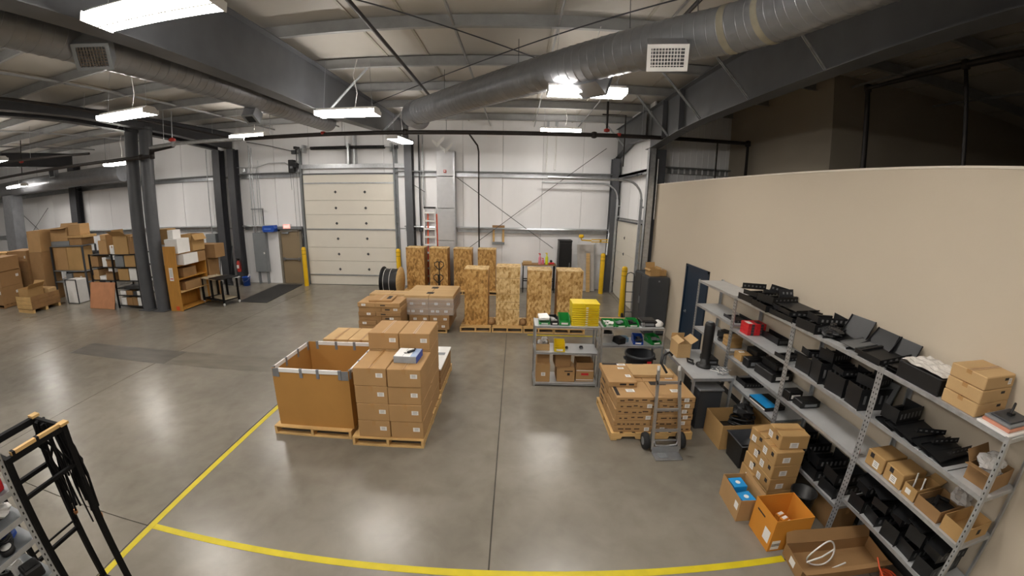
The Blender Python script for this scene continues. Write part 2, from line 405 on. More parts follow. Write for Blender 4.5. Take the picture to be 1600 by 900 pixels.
# ---- man door (tan) in the far wall
d2 = struct('door_2', MB().bb(-9.57, -8.73, YF-.03, YF+.012, 0.012, 2.16, None, .004), m_tand)
f = MB(); f.bb(-9.66, -9.57, YF-.07, YF+.01, 0, 2.25); f.bb(-8.73, -8.64, YF-.07, YF+.01, 0, 2.25); f.bb(-9.66, -8.64, YF-.07, YF+.01, 2.16, 2.25)
struct('door_frame', f, mat('door_frame_grey', '7b756a', 0.5), d2)
struct('panic_bar', MB().bb(-9.5, -8.8, YF-.10, YF-.05, 1.0, 1.06, None, .01).bb(-9.52, -9.44, YF-.1, YF-.028, .97, 1.09).bb(-8.86, -8.78, YF-.1, YF-.028, .97, 1.09), m_alu, d2)
struct('door_closer', MB().bb(-9.5, -9.2, YF-.1, YF-.03, 2.06, 2.13, None, .01).bar((-9.25, YF-.09, 2.14), (-8.95, YF-.05, 2.2), .02), m_grey, d2)
# ---- big overhead door
OX0, OX1, OZ = -8.42, -4.72, 4.36
d3 = struct('door_3', MB().bb(OX0, OX1, YF-.02, YF+.02, 0.0, OZ), mat('door_core', 'a8a398', 0.6))
nsec = 8; zs = [0.0, 0.42, 0.97, 1.52, 2.26, 2.82, 3.37, 4.05, OZ]
for i in range(nsec):
    dark = 0.028 if i in (0, 3, 6) else 0.010
    struct('door_panel', MB().bb(OX0+.02, OX1-.02, YF-.075, YF-.02, zs[i]+.012, zs[i+1]-dark+.012, None, .004), m_door, d3)
for zz in (0.405, 2.245, 4.035):
    struct('section_strut', MB().bb(OX0+.02, OX1-.02, YF-.10, YF-.05, zz-.02, zz+.03), m_girt, d3)
hm = MB(); hm.box((0, -.006, 0), (.05, .012, .10)); hm.box((0, -.012, 0), (.10, .01, .035)); hm.tube([(-.05, -.02, 0), (.05, -.02, 0)], .01, 6); hme = hm.mesh('hinge')
for (px, py) in ((524, 300), (570, 300), (525, 325), (571.5, 325), (526.5, 349), (572.5, 349), (528.5, 373), (574, 373), (530, 397), (575.5, 397), (532, 420.5), (577, 421)):
    q = PY(px, py, YF-.075); o = link('hinge', hme, m_greyd, d3); o.location = (q.x, YF-.075, q.z)
for sx, x in ((-1, OX0), (1, OX1)):
    t = MB(); t.bb(x-.05 if sx < 0 else x, x if sx < 0 else x+.05, YF-.16, YF-.06, 0, 4.6); t.bb(x-.14 if sx < 0 else x+.03, x-.03 if sx < 0 else x+.14, YF-.05, YF, 0, 5.3)
    t.tube([(x+sx*.03, YF-.15, 4.5), (x+sx*.03, YF-.16, 5.0), (x+sx*.03, YF-.25, 5.35)], .025, 8)
    for k in range(8): t.bb(min(x, x+sx*.09), max(x, x+sx*.09), YF-.13, YF-.05, .3+k*.55, .34+k*.55)
    struct('door_track', t, m_grey, d3)
struct('bottom_seal', MB().bb(OX0, OX1, YF-.08, YF, 0, .014), m_rubber, d3)
struct('door_header', MB().bb(OX0-.1, OX1+.5, YF-.14, YF-.03, 4.62, 4.74).bb(OX0-.1, OX1+.5, YF-.15, YF-.13, 4.60, 4.76), m_galv, d3)
struct('door_header', MB().bb(OX0-.1, OX1+.1, YF-.1, YF-.03, 4.37, 4.42), m_steel, d3)
for xa, xb in ((-7.95, -6.5), (-6.35, -5.0)):
    sp = MB(); n = 34
    pts = []
    for k in range(n*6+1):
        a = 2*math.pi*k/6; pts.append((xa+(xb-xa)*k/(n*6), YF-.22+.055*math.cos(a), 5.36+.055*math.sin(a)))
    sp.tube(pts, .017, 5); struct('torsion_spring', sp, m_blackm, d3)
struct('torsion_shaft', MB().tube([(-8.6, YF-.22, 5.36), (-4.7, YF-.22, 5.36)], .016, 8).bb(-6.46, -6.40, YF-.24, YF, 4.74, 5.5).bb(-6.22, -6.16, YF-.24, YF, 4.74, 5.9).bb(-8.3, -8.24, YF-.24, YF, 5.2, 5.5).bb(-4.8, -4.74, YF-.24, YF, 5.2, 5.5), m_girt, d3)
for x in (-8.55, -4.62):
    struct('cable_drum', MB().lathe([(.08, 0), (.05, .02), (.05, .1), (.08, .12)], (0, 0, 0), 14, Matrix.Translation((x, YF-.22, 5.36)) @ Matrix.Rotation(math.pi/2, 4, 'Y')), m_steeld, d3)
# ---- side overhead door
d4 = struct('door_4', MB().bb(XS-.02, XS+.06, 11.98, 14.72, 0, 2.8), mat('door_core', 'a8a398', 0.6))
for i in range(5):
    struct('door_panel', MB().bb(XS-.06, XS-.02, 12.0, 14.7, .012+.557*i, .557*(i+1)+.01, None, .003), m_door, d4)
for (px, py) in ((976, 372), (974, 397)):
    q = PX(px, py, XS-.06); o = link('hinge', hme, m_greyd, d4); o.location = q; o.rotation_euler = (0, 0, -math.pi/2)
struct('top_rail', MB().bb(XS-.10, XS-.02, 11.95, 14.75, 2.79, 2.83), m_greyd, d4)
def dtrack(y, zt, bend):
    b = MB(); b.bb(XS-.16, XS-.08, y-.03, y+.03, 0, zt-.55)
    pts = [(XS-.12, y, zt-.6)]
    for k in range(7):
        a = math.pi/2*k/6; pts.append((XS-.12-bend*(1-math.cos(a)), y, zt-.55+.55*math.sin(a)))
    pts.append((XS-.12-bend-2.3, y, zt+.02)); b.tube(pts, .035, 8)
    for z in (.4, 1.0, 1.6, 2.3, 2.9, 3.3): b.bb(XS-.1, XS+.01, y-.02, y+.08, z, z+.05)
    struct('door_track', b, m_galv, d4)
dtrack(11.92, 4.12, .55); dtrack(14.78, 4.12, .55)
struct('torsion_shaft', MB().tube([(XS-.2, 11.8, 4.3), (XS-.2, 14.9, 4.3)], .02, 8).tube([(XS-.2, 12.2, 4.3), (XS-.2, 14.4, 4.3)], .04, 10), m_steeld, d4)

# ---- steel frames
def ibeam_y(name, X, prof, ztop, fw, label, mt=m_steel, cat='beam'):
    """rafter in the plane X with lower flange through prof [(Y, z)...] and flat top flange"""
    t = thing(name, label, cat, (X, 0, 0), 0)
    poly = [(y, z) for y, z in prof] + [(prof[-1][0], ztop), (prof[0][0], ztop)]
    MB().prism(poly, 'X', -.006, .006).build('web', mt, t)
    fl = MB()
    for (y0, z0), (y1, z1) in zip(prof[:-1], prof[1:]): fl.bar((0, y0, z0), (0, y1, z1), fw, .014)
    fl.build('lower_flange', mt, t)
    MB().bb(-fw/2, fw/2, prof[0][0], prof[-1][0], ztop, ztop+.012).build('upper_flange', mt, t)
    return t
def stiffener(t, y, z0, z1, fw, mt): MB().bb(-fw/2, fw/2, y-.006, y+.006, z0, z1).build('stiffener', mt, t)
r2 = ibeam_y('roof_beam', -4.1, [(-8, 5.2), (8.05, 5.2), (12.3, 5.45), (15.05, 5.62)], 6.10, .28, 'deep dark grey roof beam running back to the column beside the roll door')
r1 = ibeam_y('roof_beam', 3.86, [(-8, 5.2), (8.2, 5.2), (9.5, 5.16), (11.4, 5.0), (11.75, 5.0)], 6.10, .28, 'deep dark grey roof beam above the beige office wall')
r1b = ibeam_y('roof_beam', 3.72, [(11.8, 5.3), (13.3, 5.38), (15.05, 5.05)], 6.10, .2, 'short grey roof beam above the side roll door')
for y in (9.4, 10.5): stiffener(r1, y, 5.15, 6.1, .26, m_steel)
r3 = ibeam_y('roof_beam', -12.15, [(-8, 5.86), (8.4, 5.86), (12.1, 5.7), (15.05, 5.48)], 6.11, .25, 'dark roof beam over the pair of round columns, left one of the two', m_steeld)
r4 = ibeam_y('roof_beam', -11.45, [(-8, 5.86), (8.4, 5.86), (12.1, 5.7), (15.05, 5.48)], 6.11, .25, 'dark roof beam over the pair of round columns, right one of the two', m_steeld)
r5 = ibeam_y('roof_beam', -21.2, [(-8, 5.7), (15.05, 5.5)], 6.11, .25, 'dark roof beam above the far left column', m_steeld)
# flange braces: from a purlin down to the beam's lower flange
def brace(t, y, dx, z0=5.22):
    b = MB(); a = Vector((0.06 if dx > 0 else -.06, y, z0)); c = Vector((dx, y, 6.15)); b.bar(a, c, .055, .006, (0, 1, 0)); b.bar(a, c, .006, .05, (0, 1, 0)); b.build('flange_brace', m_galv, t)
brace(r2, 8.35, 1.0); brace(r2, 12.05, .8, 5.46); brace(r2, 4.68, -.9); brace(r2, 8.35, -.9)
for y, z in ((6.5, 5.22), (8.35, 5.22), (10.2, 5.15)): brace(r1, y, -.95, z)
brace(r1, 2.85, .9); brace(r1, 4.68, -.9); brace(r1b, 13.9, -.8, 5.35); brace(r3, 8.35, -.7, 5.88); brace(r3, 10.2, .6, 5.8)
def hcol(name, X, Y, w, d, z1, label, mt=m_steel, group=None):
    t = thing(name, label, 'column', (X, Y, 0), 0, group)
    MB().bb(-w/2, w/2, -d/2, -d/2+.016, .02, z1).build('front_flange', mt, t)
    MB().bb(-w/2, w/2, d/2-.016, d/2, .02, z1).build('back_flange', mt, t)
    MB().bb(-.006, .006, -d/2+.016, d/2-.016, .02, z1).build('web', mt, t)
    MB().bb(-w/2-.04, w/2+.04, -d/2-.04, d/2+.02, 0, .02).build('base_plate', mt, t)
    return t
hcol('steel_column', -4.08, 14.98, .28, .34, 5.6, 'grey steel column between the big roll door and the ladder')
hcol('steel_column', 3.66, 14.98, .26, .34, 5.05, 'grey steel column in the far corner behind the yellow bollard')
hcol('steel_column', 4.14, 11.80, .32, .45, 5.0, 'dark steel column where the beige office wall ends')
hcol('steel_column', -12.08, 14.95, .34, .34, 5.47, 'dark steel column at the far wall, left of the fire extinguisher', m_steeld)
hcol('steel_column', -11.38, 14.95, .30, .34, 5.47, 'dark steel column carrying the fire extinguisher', m_steeld)
hcol('steel_column', -21.0, 14.95, .5, .4, 5.5, 'dark steel column far left behind the piled cartons', m_steeld)
t = thing('galvanized_post', 'light galvanized post beside the end of the beige wall', 'post', (3.80, 11.46, 0))
MB().bb(-.09, -.07, -.10, .10, 0, 5.0).bb(-.09, .09, -.10, -.085, 0, 5.0).bb(-.09, .09, .085, .10, 0, 5.0).build('channel', m_galv, t)
MB().tube([(.16, -.12, 3.0), (.16, -.12, 4.7)], .012, 6).build('conduit', m_white, t)
t.location.x = 3.83
for x, lab in ((-12.2, 'round dark grey column beside the black box shelf, left of the pair'), (-11.56, 'round dark grey column next to the plywood shelf end, right of the pair')):
    t = thing('round_column', lab, 'column', (x, 10.85, 0), 0, 'pair of round columns')
    MB().lathe([(.205, .02), (.205, 5.84)], n=28).build('shaft', m_steel, t)
    MB().bb(-.26, .26, -.26, .26, 0, .02).build('base_plate', m_steel, t)
    MB().bb(-.2, .2, -.2, .2, 5.84, 5.855).build('cap_plate', m_steel, t)
# vertical sheet-metal chase on the far wall
t = thing('duct_chase', 'grey boxed sheet-metal chase rising up the far wall behind the ladder', 'duct', (-2.7, 15.0, 0))
for z0, z1, in ((0, 1.88), (1.9, 3.1), (3.12, 4.28), (4.30, 5.2)):
    MB().bb(-.32, .32, -.16, .17, z0, z1, None, .012).build('chase_section', mat('chase_grey', 'b4b5b7', .45, .2, .04), t)
MB().bb(.30, .36, -.18, .17, 0, 5.2).build('edge_trim', m_girt, t)
for dx, z, s in ((-.28, 5.42, 1), (.02, 5.2, 1)):
    w = MB(); w.sheet([(dx-.2, -.1, z+.12), (dx, -.16, z-.1), (dx, -.16, z+.06), (dx-.2, -.1, z+.22)], .01); w.sheet([(dx, -.16, z-.1), (dx+.25, -.1, z+.2), (dx+.25, -.1, z+.32), (dx, -.16, z+.06)], .01)
    w.build('deflector', m_white, t)
MB().bb(-.05, .05, -.2, -.16, 4.42, 4.52).bb(-.03, .03, -.22, -.2, 4.44, 4.5).build('alarm_strobe', m_redp, t)
MB().bb(-.028, .028, -.225, -.22, 4.45, 4.49).build('strobe_lens', m_white, t)
# =================================================================== lamps, ducts, pipes under the roof
m_lens = emis('fluorescent_lens', 'fff8f0', LAMP)
def lamp_master():
    t = thing('ceiling_light', 'x', 'light', (0, 0, 0))
    b = MB(); b.prism([(-.17, .009), (-.10, .065), (.10, .065), (.17, .009)], 'X', -.61, .61)
    b.bb(-.615, -.605, -.205, .205, -.075, .012); b.bb(.605, .615, -.205, .205, -.075, .012); b.build('housing', m_white, t)
    for s in (-1, 1):          # wrap-around acrylic lens: its sides glow as well
        MB().prism([(s*.013, -.001), (s*.175, .008), (s*.205, -.006), (s*.205, -.055), (s*.17, -.075), (s*.013, -.075)], 'X', -.605, .605).build('lens', m_lens, t)
    MB().bb(-.605, .605, -.012, .012, -.08, .009).build('center_rail', m_white, t)
    for s in (-1, 1): MB().tube([(s*.5, 0, .07), (s*.45, 0, 1.0)], .004, 5).build('hanger_cable', m_alu, t)
    MB().tube([(.15, 0, .07), (.2, 0, .35), (.12, 0, .7), (.2, 0, 1.0)], .008, 6).build('power_cord', m_white, t)
    return t
LM = lamp_master(); first = True
def lamp(x, y, z, rz, label):
    global first
    gl = 'fluorescent fixtures hung from the roof'
    if first: place(LM, (x, y, z), rz); LM['label'] = label; LM['group'] = gl; first = False; return LM
    return copy_tree(LM, label, (x, y, z), rz, gl)
lamp(-3.05, 2.9, 5.12, .10, 'large bright fluorescent light cut off by the top of the frame')
lamp(-3.35, 7.85, 5.14, 0, 'bright fluorescent light hanging beside the deep beam and diagonal brace')
lamp(-3.85, 13.1, 5.36, 1.45, 'fluorescent light in front of the roll door top, near the duct end')
lamp(-7.3, 6.4, 5.18, .04, 'fluorescent light on its own at upper left above the round columns')
lamp(-8.35, 11.85, 5.46, 0, 'thin looking fluorescent light above the electrical panels')
lamp(1.06, 6.5, 5.19, 0, 'fluorescent light half hidden behind the big duct vent box')
lamp(1.27, 12.36, 5.575, 0, 'fluorescent light just in front of the far wall over the wooden crates')
lamp(-14.2, 12.0, 5.0, 0, 'small distant fluorescent light left of the round columns')
lamp(-21.5, 12.2, 4.75, 0, 'small distant fluorescent light under the far left duct')
for x, y in ((-3.2, -1.4), (1.2, 2.5), (1.0, -1.8), (-7.3, 2.2), (-7.3, -1.9), (-15.5, 3.5), (-15.5, 8.0), (-21.0, 7.5), (-26.5, 9.5), (-21, 2.5)):
    lamp(x, y, 5.18, 0, 'fluorescent light above the open floor outside the picture')

# ---- the big spiral duct
def duct(name, pts, r, label, mt, pitch=.14, n=28):
    """spiral duct along a polyline (already rounded); ribs as small raised rings"""
    t = thing(name, label, 'duct', (0, 0, 0))
    P = [Vector(p) for p in pts]
    # resample
    out = [P[0]]; acc = 0
    b = MB(); b.tube(P, r, n, True); b.build('duct_shell', mt, t)
    ribs = MB(); d = 0.0; nxt = pitch
    for a, c in zip(P[:-1], P[1:]):
        L = (c-a).length; dr = (c-a).normalized()
        while nxt <= d+L:
            q = a+dr*(nxt-d); ribs.tube([q-dr*.006, q, q+dr*.006], [r, r+.006, r], n, False); nxt += pitch
        d += L
    ribs.build('seam_ribs', mt, t, 'stuff'); return t
ax = lambda Y: Vector((1.11+.941*(6-Y), Y, 5.5))
e0 = ax(4.75); e1 = Vector((2.80, 3.6, 5.5)); corner = ax(4.35)
arc = [e0.lerp(corner, s).lerp(corner.lerp(e1, s), s) for s in (0, .2, .4, .6, .8, 1)]
pts = [ax(9.75), ax(8), ax(6.5)] + arc + [Vector((3.05, 2.0, 5.5)), Vector((3.15, 0.5, 5.5)), Vector((3.2, -3, 5.5))]
big = duct('spiral_duct', pts, .28, 'large grey spiral duct crossing the roof diagonally with a white vent', m_duct)
dirv = (ax(9.75)-ax(6)).normalized()
ee = [ax(9.72), ax(9.9), ax(10.02)+Vector((.05, .08, .0)), ax(10.08)+Vector((.14, .22, .0)), ax(10.1)+Vector((.2, .42, .0))]
MB().tube(ee, [.287, .287, .285, .283, .28], 28).build('end_elbow', m_duct, big)
MB().tube([ax(9.70), ax(9.745)], .296, 28, False).build('end_collar', m_duct, big)
m_dtape = mat('duct_sealant_tan', '9c9685', .55, .2, .1, 6)
for Y, rr in ((4.66, .288), (4.42, .288)):
    i = arc[1] if Y > 4.5 else arc[3]; j = arc[2] if Y > 4.5 else arc[4]
    dd = (j-i).normalized(); MB().tube([i-dd*.045, i+dd*.045], rr, 28, False).build('sealant_band', m_dtape, big)
for Y in (8.9, 7.2, 5.6, 4.9):
    q = ax(Y); MB().tube([q+Vector((0, 0, .28)), q+Vector((0, 0, .72))], .006, 5).build('hanger_rod', m_steeld, big)
def vent(center, nrm, w, h, depth, parent, fm=None, lm=None):
    """grille box: frame + neck + vertical and horizontal louvres; nrm = outward direction"""
    n = Vector(nrm).normalized(); a = Vector((0, 0, 1)).cross(n).normalized(); up = n.cross(a)
    M = Matrix(((a.x, up.x, n.x, center[0]), (a.y, up.y, n.y, center[1]), (a.z, up.z, n.z, center[2]), (0, 0, 0, 1)))
    MB().box((0, 0, -depth/2), (w*.96, h*.96, depth), M).build('vent_neck', m_duct, parent)
    f = MB(); t = .045
    for s in (-1, 1):
        f.box((s*(w/2-t/2), 0, .008), (t, h, .016), M); f.box((0, s*(h/2-t/2), .008), (w-2*t, t, .016), M)
    fr = f.build('vent_frame', fm or m_white, parent)
    MB().box((0, 0, -.002), (w-2*t, h-2*t, .004), M).build('vent_throat', m_black, fr)
    l = MB()
    k = int((w-2*t)/.034)
    for i in range(k): l.box((-w/2+t+.017+i*.034, 0, .008), (.008, h-2*t, .014), M)
    k = int((h-2*t)/.04)
    for i in range(k): l.box((0, -h/2+t+.02+i*.04, .004), (w-2*t, .008, .01), M)
    l.build('vent_louvres', lm or m_white, fr)
# vent towards the camera and the one on the far side
c = ax(5.1); side = Vector((-.72, -.68, -.45)).normalized()
vent(PY(1043, 90, 4.62), (-.22, -.8, -.52), .46, .30, .34, big)
c2 = ax(6.15); nn = Vector((.66, .62, -.42)).normalized()
vent(c2+nn*.44+Vector((-.06, -.06, -.12)), nn, .46, .32, .30, big, m_greyd, m_greyd)
# left duct hung beside the deep beam
XL = -4.95
ld = duct('spiral_duct', [(XL, -6, 5.36), (XL, 4, 5.36), (XL, 9, 5.4), (XL, 10.3, 5.42)], .24, 'long dark spiral duct running beside the deep beam at upper left', m_duct, .16, 24)
vent((-4.62, 3.55, 5.12), (.35, -.5, -.8), .42, .36, .2, ld, m_grey, mat('vent_taupe', '6f665c', .6))
vent((-5.0, 7.15, 4.96), (.0, -.5, -.85), .26, .26, .2, ld, m_grey, m_greyd)
for y in (2, 6, 10): MB().tube([(XL, y, 5.58), (XL, y, 6.36)], .006, 5).build('hanger_rod', m_steeld, ld)
# far-left duct along X
a0, a1 = PY(192, 262, 13.2), PY(0, 276, 13.2)
fd = duct('spiral_duct', [(a0.x, 13.2, 4.75), (a1.x-4, 13.2, 4.75)], .34, 'shiny spiral duct at the far left with a square vent', m_duct, .16, 24)
vent(PY(83, 271, 12.8)-Vector((0, 0.06, 0)), (0, -1, -.1), .42, .36, .2, fd, m_grey, m_greyd)
for xx in (a0.x-1, a0.x-6): MB().tube([(xx, 13.2, 5.1), (xx, 13.2, 6.2)], .006, 5).build('hanger_rod', m_steeld, fd)
MB().bb(-24.4, -23.5, 12.95, 13.55, 0.02, 4.45).build('drop_duct', m_duct, fd)

# ---- sprinkler pipes
def pipe(name, pts, r, label, mt=m_blackpipe, cat='pipe', fit=True):
    t = thing(name, label, cat, (0, 0, 0)); MB().tube(pts, r, 10).build('pipe_run', mt, t)
    if fit:
        for p in pts[1:-1]:
            q = Vector(p); MB().lathe([(r*.6, -r*1.5), (r*1.35, -r*1.2), (r*1.35, r*1.2), (r*.6, r*1.5)], tuple(q), 12).build('fitting', mt, t)
    return t
YP = 10.72; ZP = 5.19
mainp = pipe('sprinkler_main', [(-7.7, YP, ZP-.02), (-3, YP, ZP), (2, YP, ZP), (6.30, YP, ZP), (6.30, YP, 3.0)], .055, 'dark sprinkler main crossing the whole room in front of the far wall')
for x in (-6.9, -4.75, -1.9, 2.35, 3.28): MB().tube([(x, YP, ZP+.05), (x, YP, 6.2)], .008, 5).build('hanger_rod', m_alu, mainp)
for x in (-5.3, 2.66):
    MB().lathe([(.02, -.02), (.065, -.015), (.065, .06), (.02, .07)], (x, YP, ZP), 12).build('red_coupling', m_redp, mainp)
for x, z1 in ((5.40, 3.9), (4.9, 0)):
    if z1: MB().tube([(x, YP, ZP), (x, YP, z1)], .022, 8).build('drop_pipe', m_blackpipe, mainp)
MB().tube([(2.33, YP, ZP+.08), (2.33, YP, 6.05)], .03, 8).build('riser', m_blackpipe, mainp)
MB().tube([(2.2, YP, 5.72), (2.82, YP, 5.72), (2.82, YP, 4.4)], .018, 8).build('drop_pipe', m_blackpipe, mainp)
MB().lathe([(.02, -.04), (.08, -.02), (.08, .03), (.02, .06)], (2.33, YP, ZP+.12), 12).build('red_coupling', m_redp, mainp)
pa = PY(748, 218, 14.95); pb = PY(749, 470, 14.95)
pipe('sprinkler_branch', [(-2.2, 1.0, 6.02), (-2.25, 10.6, 6.02)], .032, 'straight dark sprinkler branch pipe under the roof, left of the big duct', fit=False)
pipe('wall_drop_pipe', [(-1.75, 14.0, 5.75), (-1.50, 14.95, 5.42), (pa.x, 14.95, 5.2), (pb.x, 14.95, .4)], .03, 'black pipe dropping straight down the white far wall', fit=False)
pipe('sprinkler_branch', [(2.25, 2.5, 6.05), (2.25, 4.4, 6.05), (2.25, 5.6, 6.05)], .03, 'short dark branch pipe above the large duct', fit=False)
# left pipes
q0 = G(225, 236, 5.19)
pipe('sprinkler_main', [(-7.75, YP, ZP-.02), (-9.6, 10.0, 5.1), (-10.4, 9.9, 5.05)], .05, 'galvanized sprinkler pipe reaching over to the round columns', m_galv)
pe = pipe('sprinkler_main', [(-12.75, 10.3, 4.86), (-11.2, 10.3, 4.86), (-10.75, 10.3, 4.86), (-10.75, 10.3, 5.02), (-9.8, 10.2, 5.08)], .06, 'dark pipe elbow crossing in front of the round columns')
pl = pipe('sprinkler_main', [(-12.8, 10.35, 4.88), (-22, 10.6, 5.0), (-33, 11, 5.0)], .05, 'dark sprinkler pipe running far left under the roof', fit=False)
pt = pipe('sprinkler_branch', [(-13.2, 10.0, 5.15), (-20, 9.2, 5.45), (-33, 8.6, 5.6)], .04, 'thin dark branch pipe above the far left duct', fit=False)
px_ = pipe('sprinkler_branch', [(-10.7, -4, 6.0), (-10.7, 6, 5.95), (-10.7, 14.6, 5.75)], .035, 'dark branch pipe alongside the twin roof beams', fit=False)
MB().tube([(-18.0, 10.45, 4.95), (-18.0, 10.45, 6.36)], .02, 8).build('riser', m_blackpipe, pl)
MB().lathe([(.03, 0), (.09, .02), (.09, .09), (.03, .1)], (-18.0, 10.45, 5.35), 10).build('red_coupling', m_redp, pl)
rd = thing('pipe_hanger', 'red sprinkler coupling hanging over the round columns', 'pipe', (-9.62, 9.98, 5.1))
MB().tube([(0, 0, .05), (0, 0, .9)], .014, 6).build('hanger_rod', m_alu, rd); MB().lathe([(.03, 0), (.1, .03), (.1, .08), (.03, .12)], (0, 0, .05), 12).build('red_coupling', m_redp, rd)
# pipe over the office
X5 = 5.55
pA, pB, pC = PX(1356, 138, X5), PX(1509, 96, X5), PX(1600, 76, X5)
o5 = pipe('sprinkler_main', [(X5, pC.y-1.5, pA.z), (X5, pB.y, pA.z), (X5, pA.y, pA.z), (X5, pA.y, 2.96)], .045, 'black pipe in the dark space above the beige wall')
MB().tube([(X5, pB.y, pA.z), (X5, pB.y, 2.96)], .03, 8).build('drop_pipe', m_blackpipe, o5)
for par, x, y, z in ((pe, -11.88, 10.3, 4.9), (pe, -10.2, 10.25, 5.05), (pl, -25, 10.72, 5.0), (pt, -16, 9.65, 5.28), (pt, -24, 9.0, 5.5), (px_, -10.7, 2, 5.98), (px_, -10.7, 8, 5.9), (px_, -10.7, 13, 5.8)):
    MB().tube([(x, y, z), (x, y, 6.36)], .007, 5).build('hanger_rod', m_alu, par)
# white tubes hanging by the far wall
for x, z0, lab in ((1.07, 4.5, 'left'), (1.39, 4.6, 'right')):
    t = thing('hanging_tube', f'thin white tube hanging before the far wall under the light, {lab} one', 'tube', (x, 14.9, 0), 0, 'white tubes by the far wall')
    MB().tube([(0, 0, z0), (.02, .02, 6.1)], .022, 8).build('tube', m_white, t); MB().tube([(0, 0, z0-.03), (0, 0, z0)], .026, 8).build('end_cap', m_alu, t); MB().bb(-.02, .06, .0, .05, 6.1, 6.36).build('ceiling_clip', m_alu, t)
# =================================================================== builders for repeated goods
def carton(label, x0, x1, y0, y1, z0, z1, rz=0.0, mt=None, tape='y', labels=(), marks=(), group=None, name='carton', cat='box', g=0.0015):
    """closed carton standing on z0; x/y are extents before turning by rz about its own centre"""
    w, d, h = x1-x0-2*g, y1-y0-2*g, z1-z0-2*g; mt = mt or m_card
    t = thing(name, label, cat, ((x0+x1)/2, (y0+y1)/2, z0+g), rz, group)
    bd = MB().box((0, 0, h/2), (w, d, h), None, 0, min(.007, h*.12)); bd.build('carton_body', mt, t)
    if tape == 'y':
        MB().bb(-.025, .025, -d/2-.001, d/2+.001, h, h+.0012).bb(-.025, .025, -d/2-.0012, -d/2, h*.72, h).bb(-.025, .025, d/2, d/2+.0012, h*.72, h).build('packing_tape', m_ptape, t)
        MB().bb(-.0015, .0015, -d/2+.004, d/2-.004, h+.0012, h+.0016).build('flap_seam', m_ink, t)
    elif tape == 'x':
        MB().bb(-w/2-.001, w/2+.001, -.025, .025, h, h+.0012).bb(-w/2-.0012, -w/2, -.025, .025, h*.72, h).bb(w/2, w/2+.0012, -.025, .025, h*.72, h).build('packing_tape', m_ptape, t)
        MB().bb(-w/2+.004, w/2-.004, -.0015, .0015, h+.0012, h+.0016).build('flap_seam', m_ink, t)
    def plate(face, u, v, a, b, e):
        if face == 'f': return MB().box((u*w, -d/2-e/2, h/2+v*h), (a, e, b))
        if face == 'b': return MB().box((u*w, d/2+e/2, h/2+v*h), (a, e, b))
        if face == 'r': return MB().box((w/2+e/2, u*d, h/2+v*h), (e, a, b))
        if face == 'l': return MB().box((-w/2-e/2, u*d, h/2+v*h), (e, a, b))
        return MB().box((u*w, v*d, h+e/2+.0014), (a, b, e))
    for q in labels:
        l = plate(*q, .0014).build('shipping_label', m_paper, t)
        f, u, v, a, b = q
        p = MB()
        for k in (-.22, .05, .28):
            s = plate(f, u, v, a*.6, b*.1, .0022); off = k*b
            s.v = [(x, y+off, z) if f == 't' else (x, y, z+off) for x, y, z in s.v]; p.add(s.v, s.f)
        p.build('label_print', mat('label_grey_print', '9a9894', .7), l)
    for q in marks:
        plate(*q[:5], .0012).build('printed_mark', q[5] if len(q) > 5 else m_ink, t)
    return t
def open_carton(label, x0, x1, y0, y1, z0, z1, rz=0.0, mt=None, flaps=(), labels=(), marks=(), group=None, name='open_carton', g=0.0015, inner=None, cat='box'):
    """flaps: list of (side, angle from horizontal-outward in degrees, length); side in 'f b l r'"""
    w, d, h = x1-x0-2*g, y1-y0-2*g, z1-z0-2*g; mt = mt or m_card; th = .006
    t = thing(name, label, cat, ((x0+x1)/2, (y0+y1)/2, z0+g), rz, group)
    b = MB(); b.bb(-w/2, w/2, -d/2, d/2, 0, th)
    b.bb(-w/2, w/2, -d/2, -d/2+th, th, h); b.bb(-w/2, w/2, d/2-th, d/2, th, h)
    b.bb(-w/2, -w/2+th, -d/2+th, d/2-th, th, h); b.bb(w/2-th, w/2, -d/2+th, d/2-th, th, h)
    b.build('carton_body', mt, t)
    for s, ang, ln in flaps:
        a = math.radians(ang); cx, cz = math.cos(a)*ln, math.sin(a)*ln
        P = {'f': [(-w/2, -d/2, h), (w/2, -d/2, h), (w/2, -d/2-cx, h+cz), (-w/2, -d/2-cx, h+cz)],
             'b': [(w/2, d/2, h), (-w/2, d/2, h), (-w/2, d/2+cx, h+cz), (w/2, d/2+cx, h+cz)],
             'l': [(-w/2, d/2, h), (-w/2, -d/2, h), (-w/2-cx, -d/2, h+cz), (-w/2-cx, d/2, h+cz)],
             'r': [(w/2, -d/2, h), (w/2, d/2, h), (w/2+cx, d/2, h+cz), (w/2+cx, -d/2, h+cz)]}[s]
        MB().sheet(P, .005).build('flap', mt, t)
    for (f, u, v, a, bb) in labels:
        c = {'f': ((u*w, -d/2-.001, h/2+v*h), (a, .0014, bb)), 'l': ((-w/2-.001, u*d, h/2+v*h), (.0014, a, bb)), 'r': ((w/2+.001, u*d, h/2+v*h), (.0014, a, bb))}[f]
        MB().box(*c).build('shipping_label', m_paper, t)
    for (f, u, v, a, bb, mm) in marks:
        c = {'f': ((u*w, -d/2-.001, h/2+v*h), (a, .0014, bb)), 'l': ((-w/2-.001, u*d, h/2+v*h), (.0014, a, bb)), 'r': ((w/2+.001, u*d, h/2+v*h), (.0014, a, bb))}[f]
        MB().box(*c).build('printed_mark', mm, t)
    return t
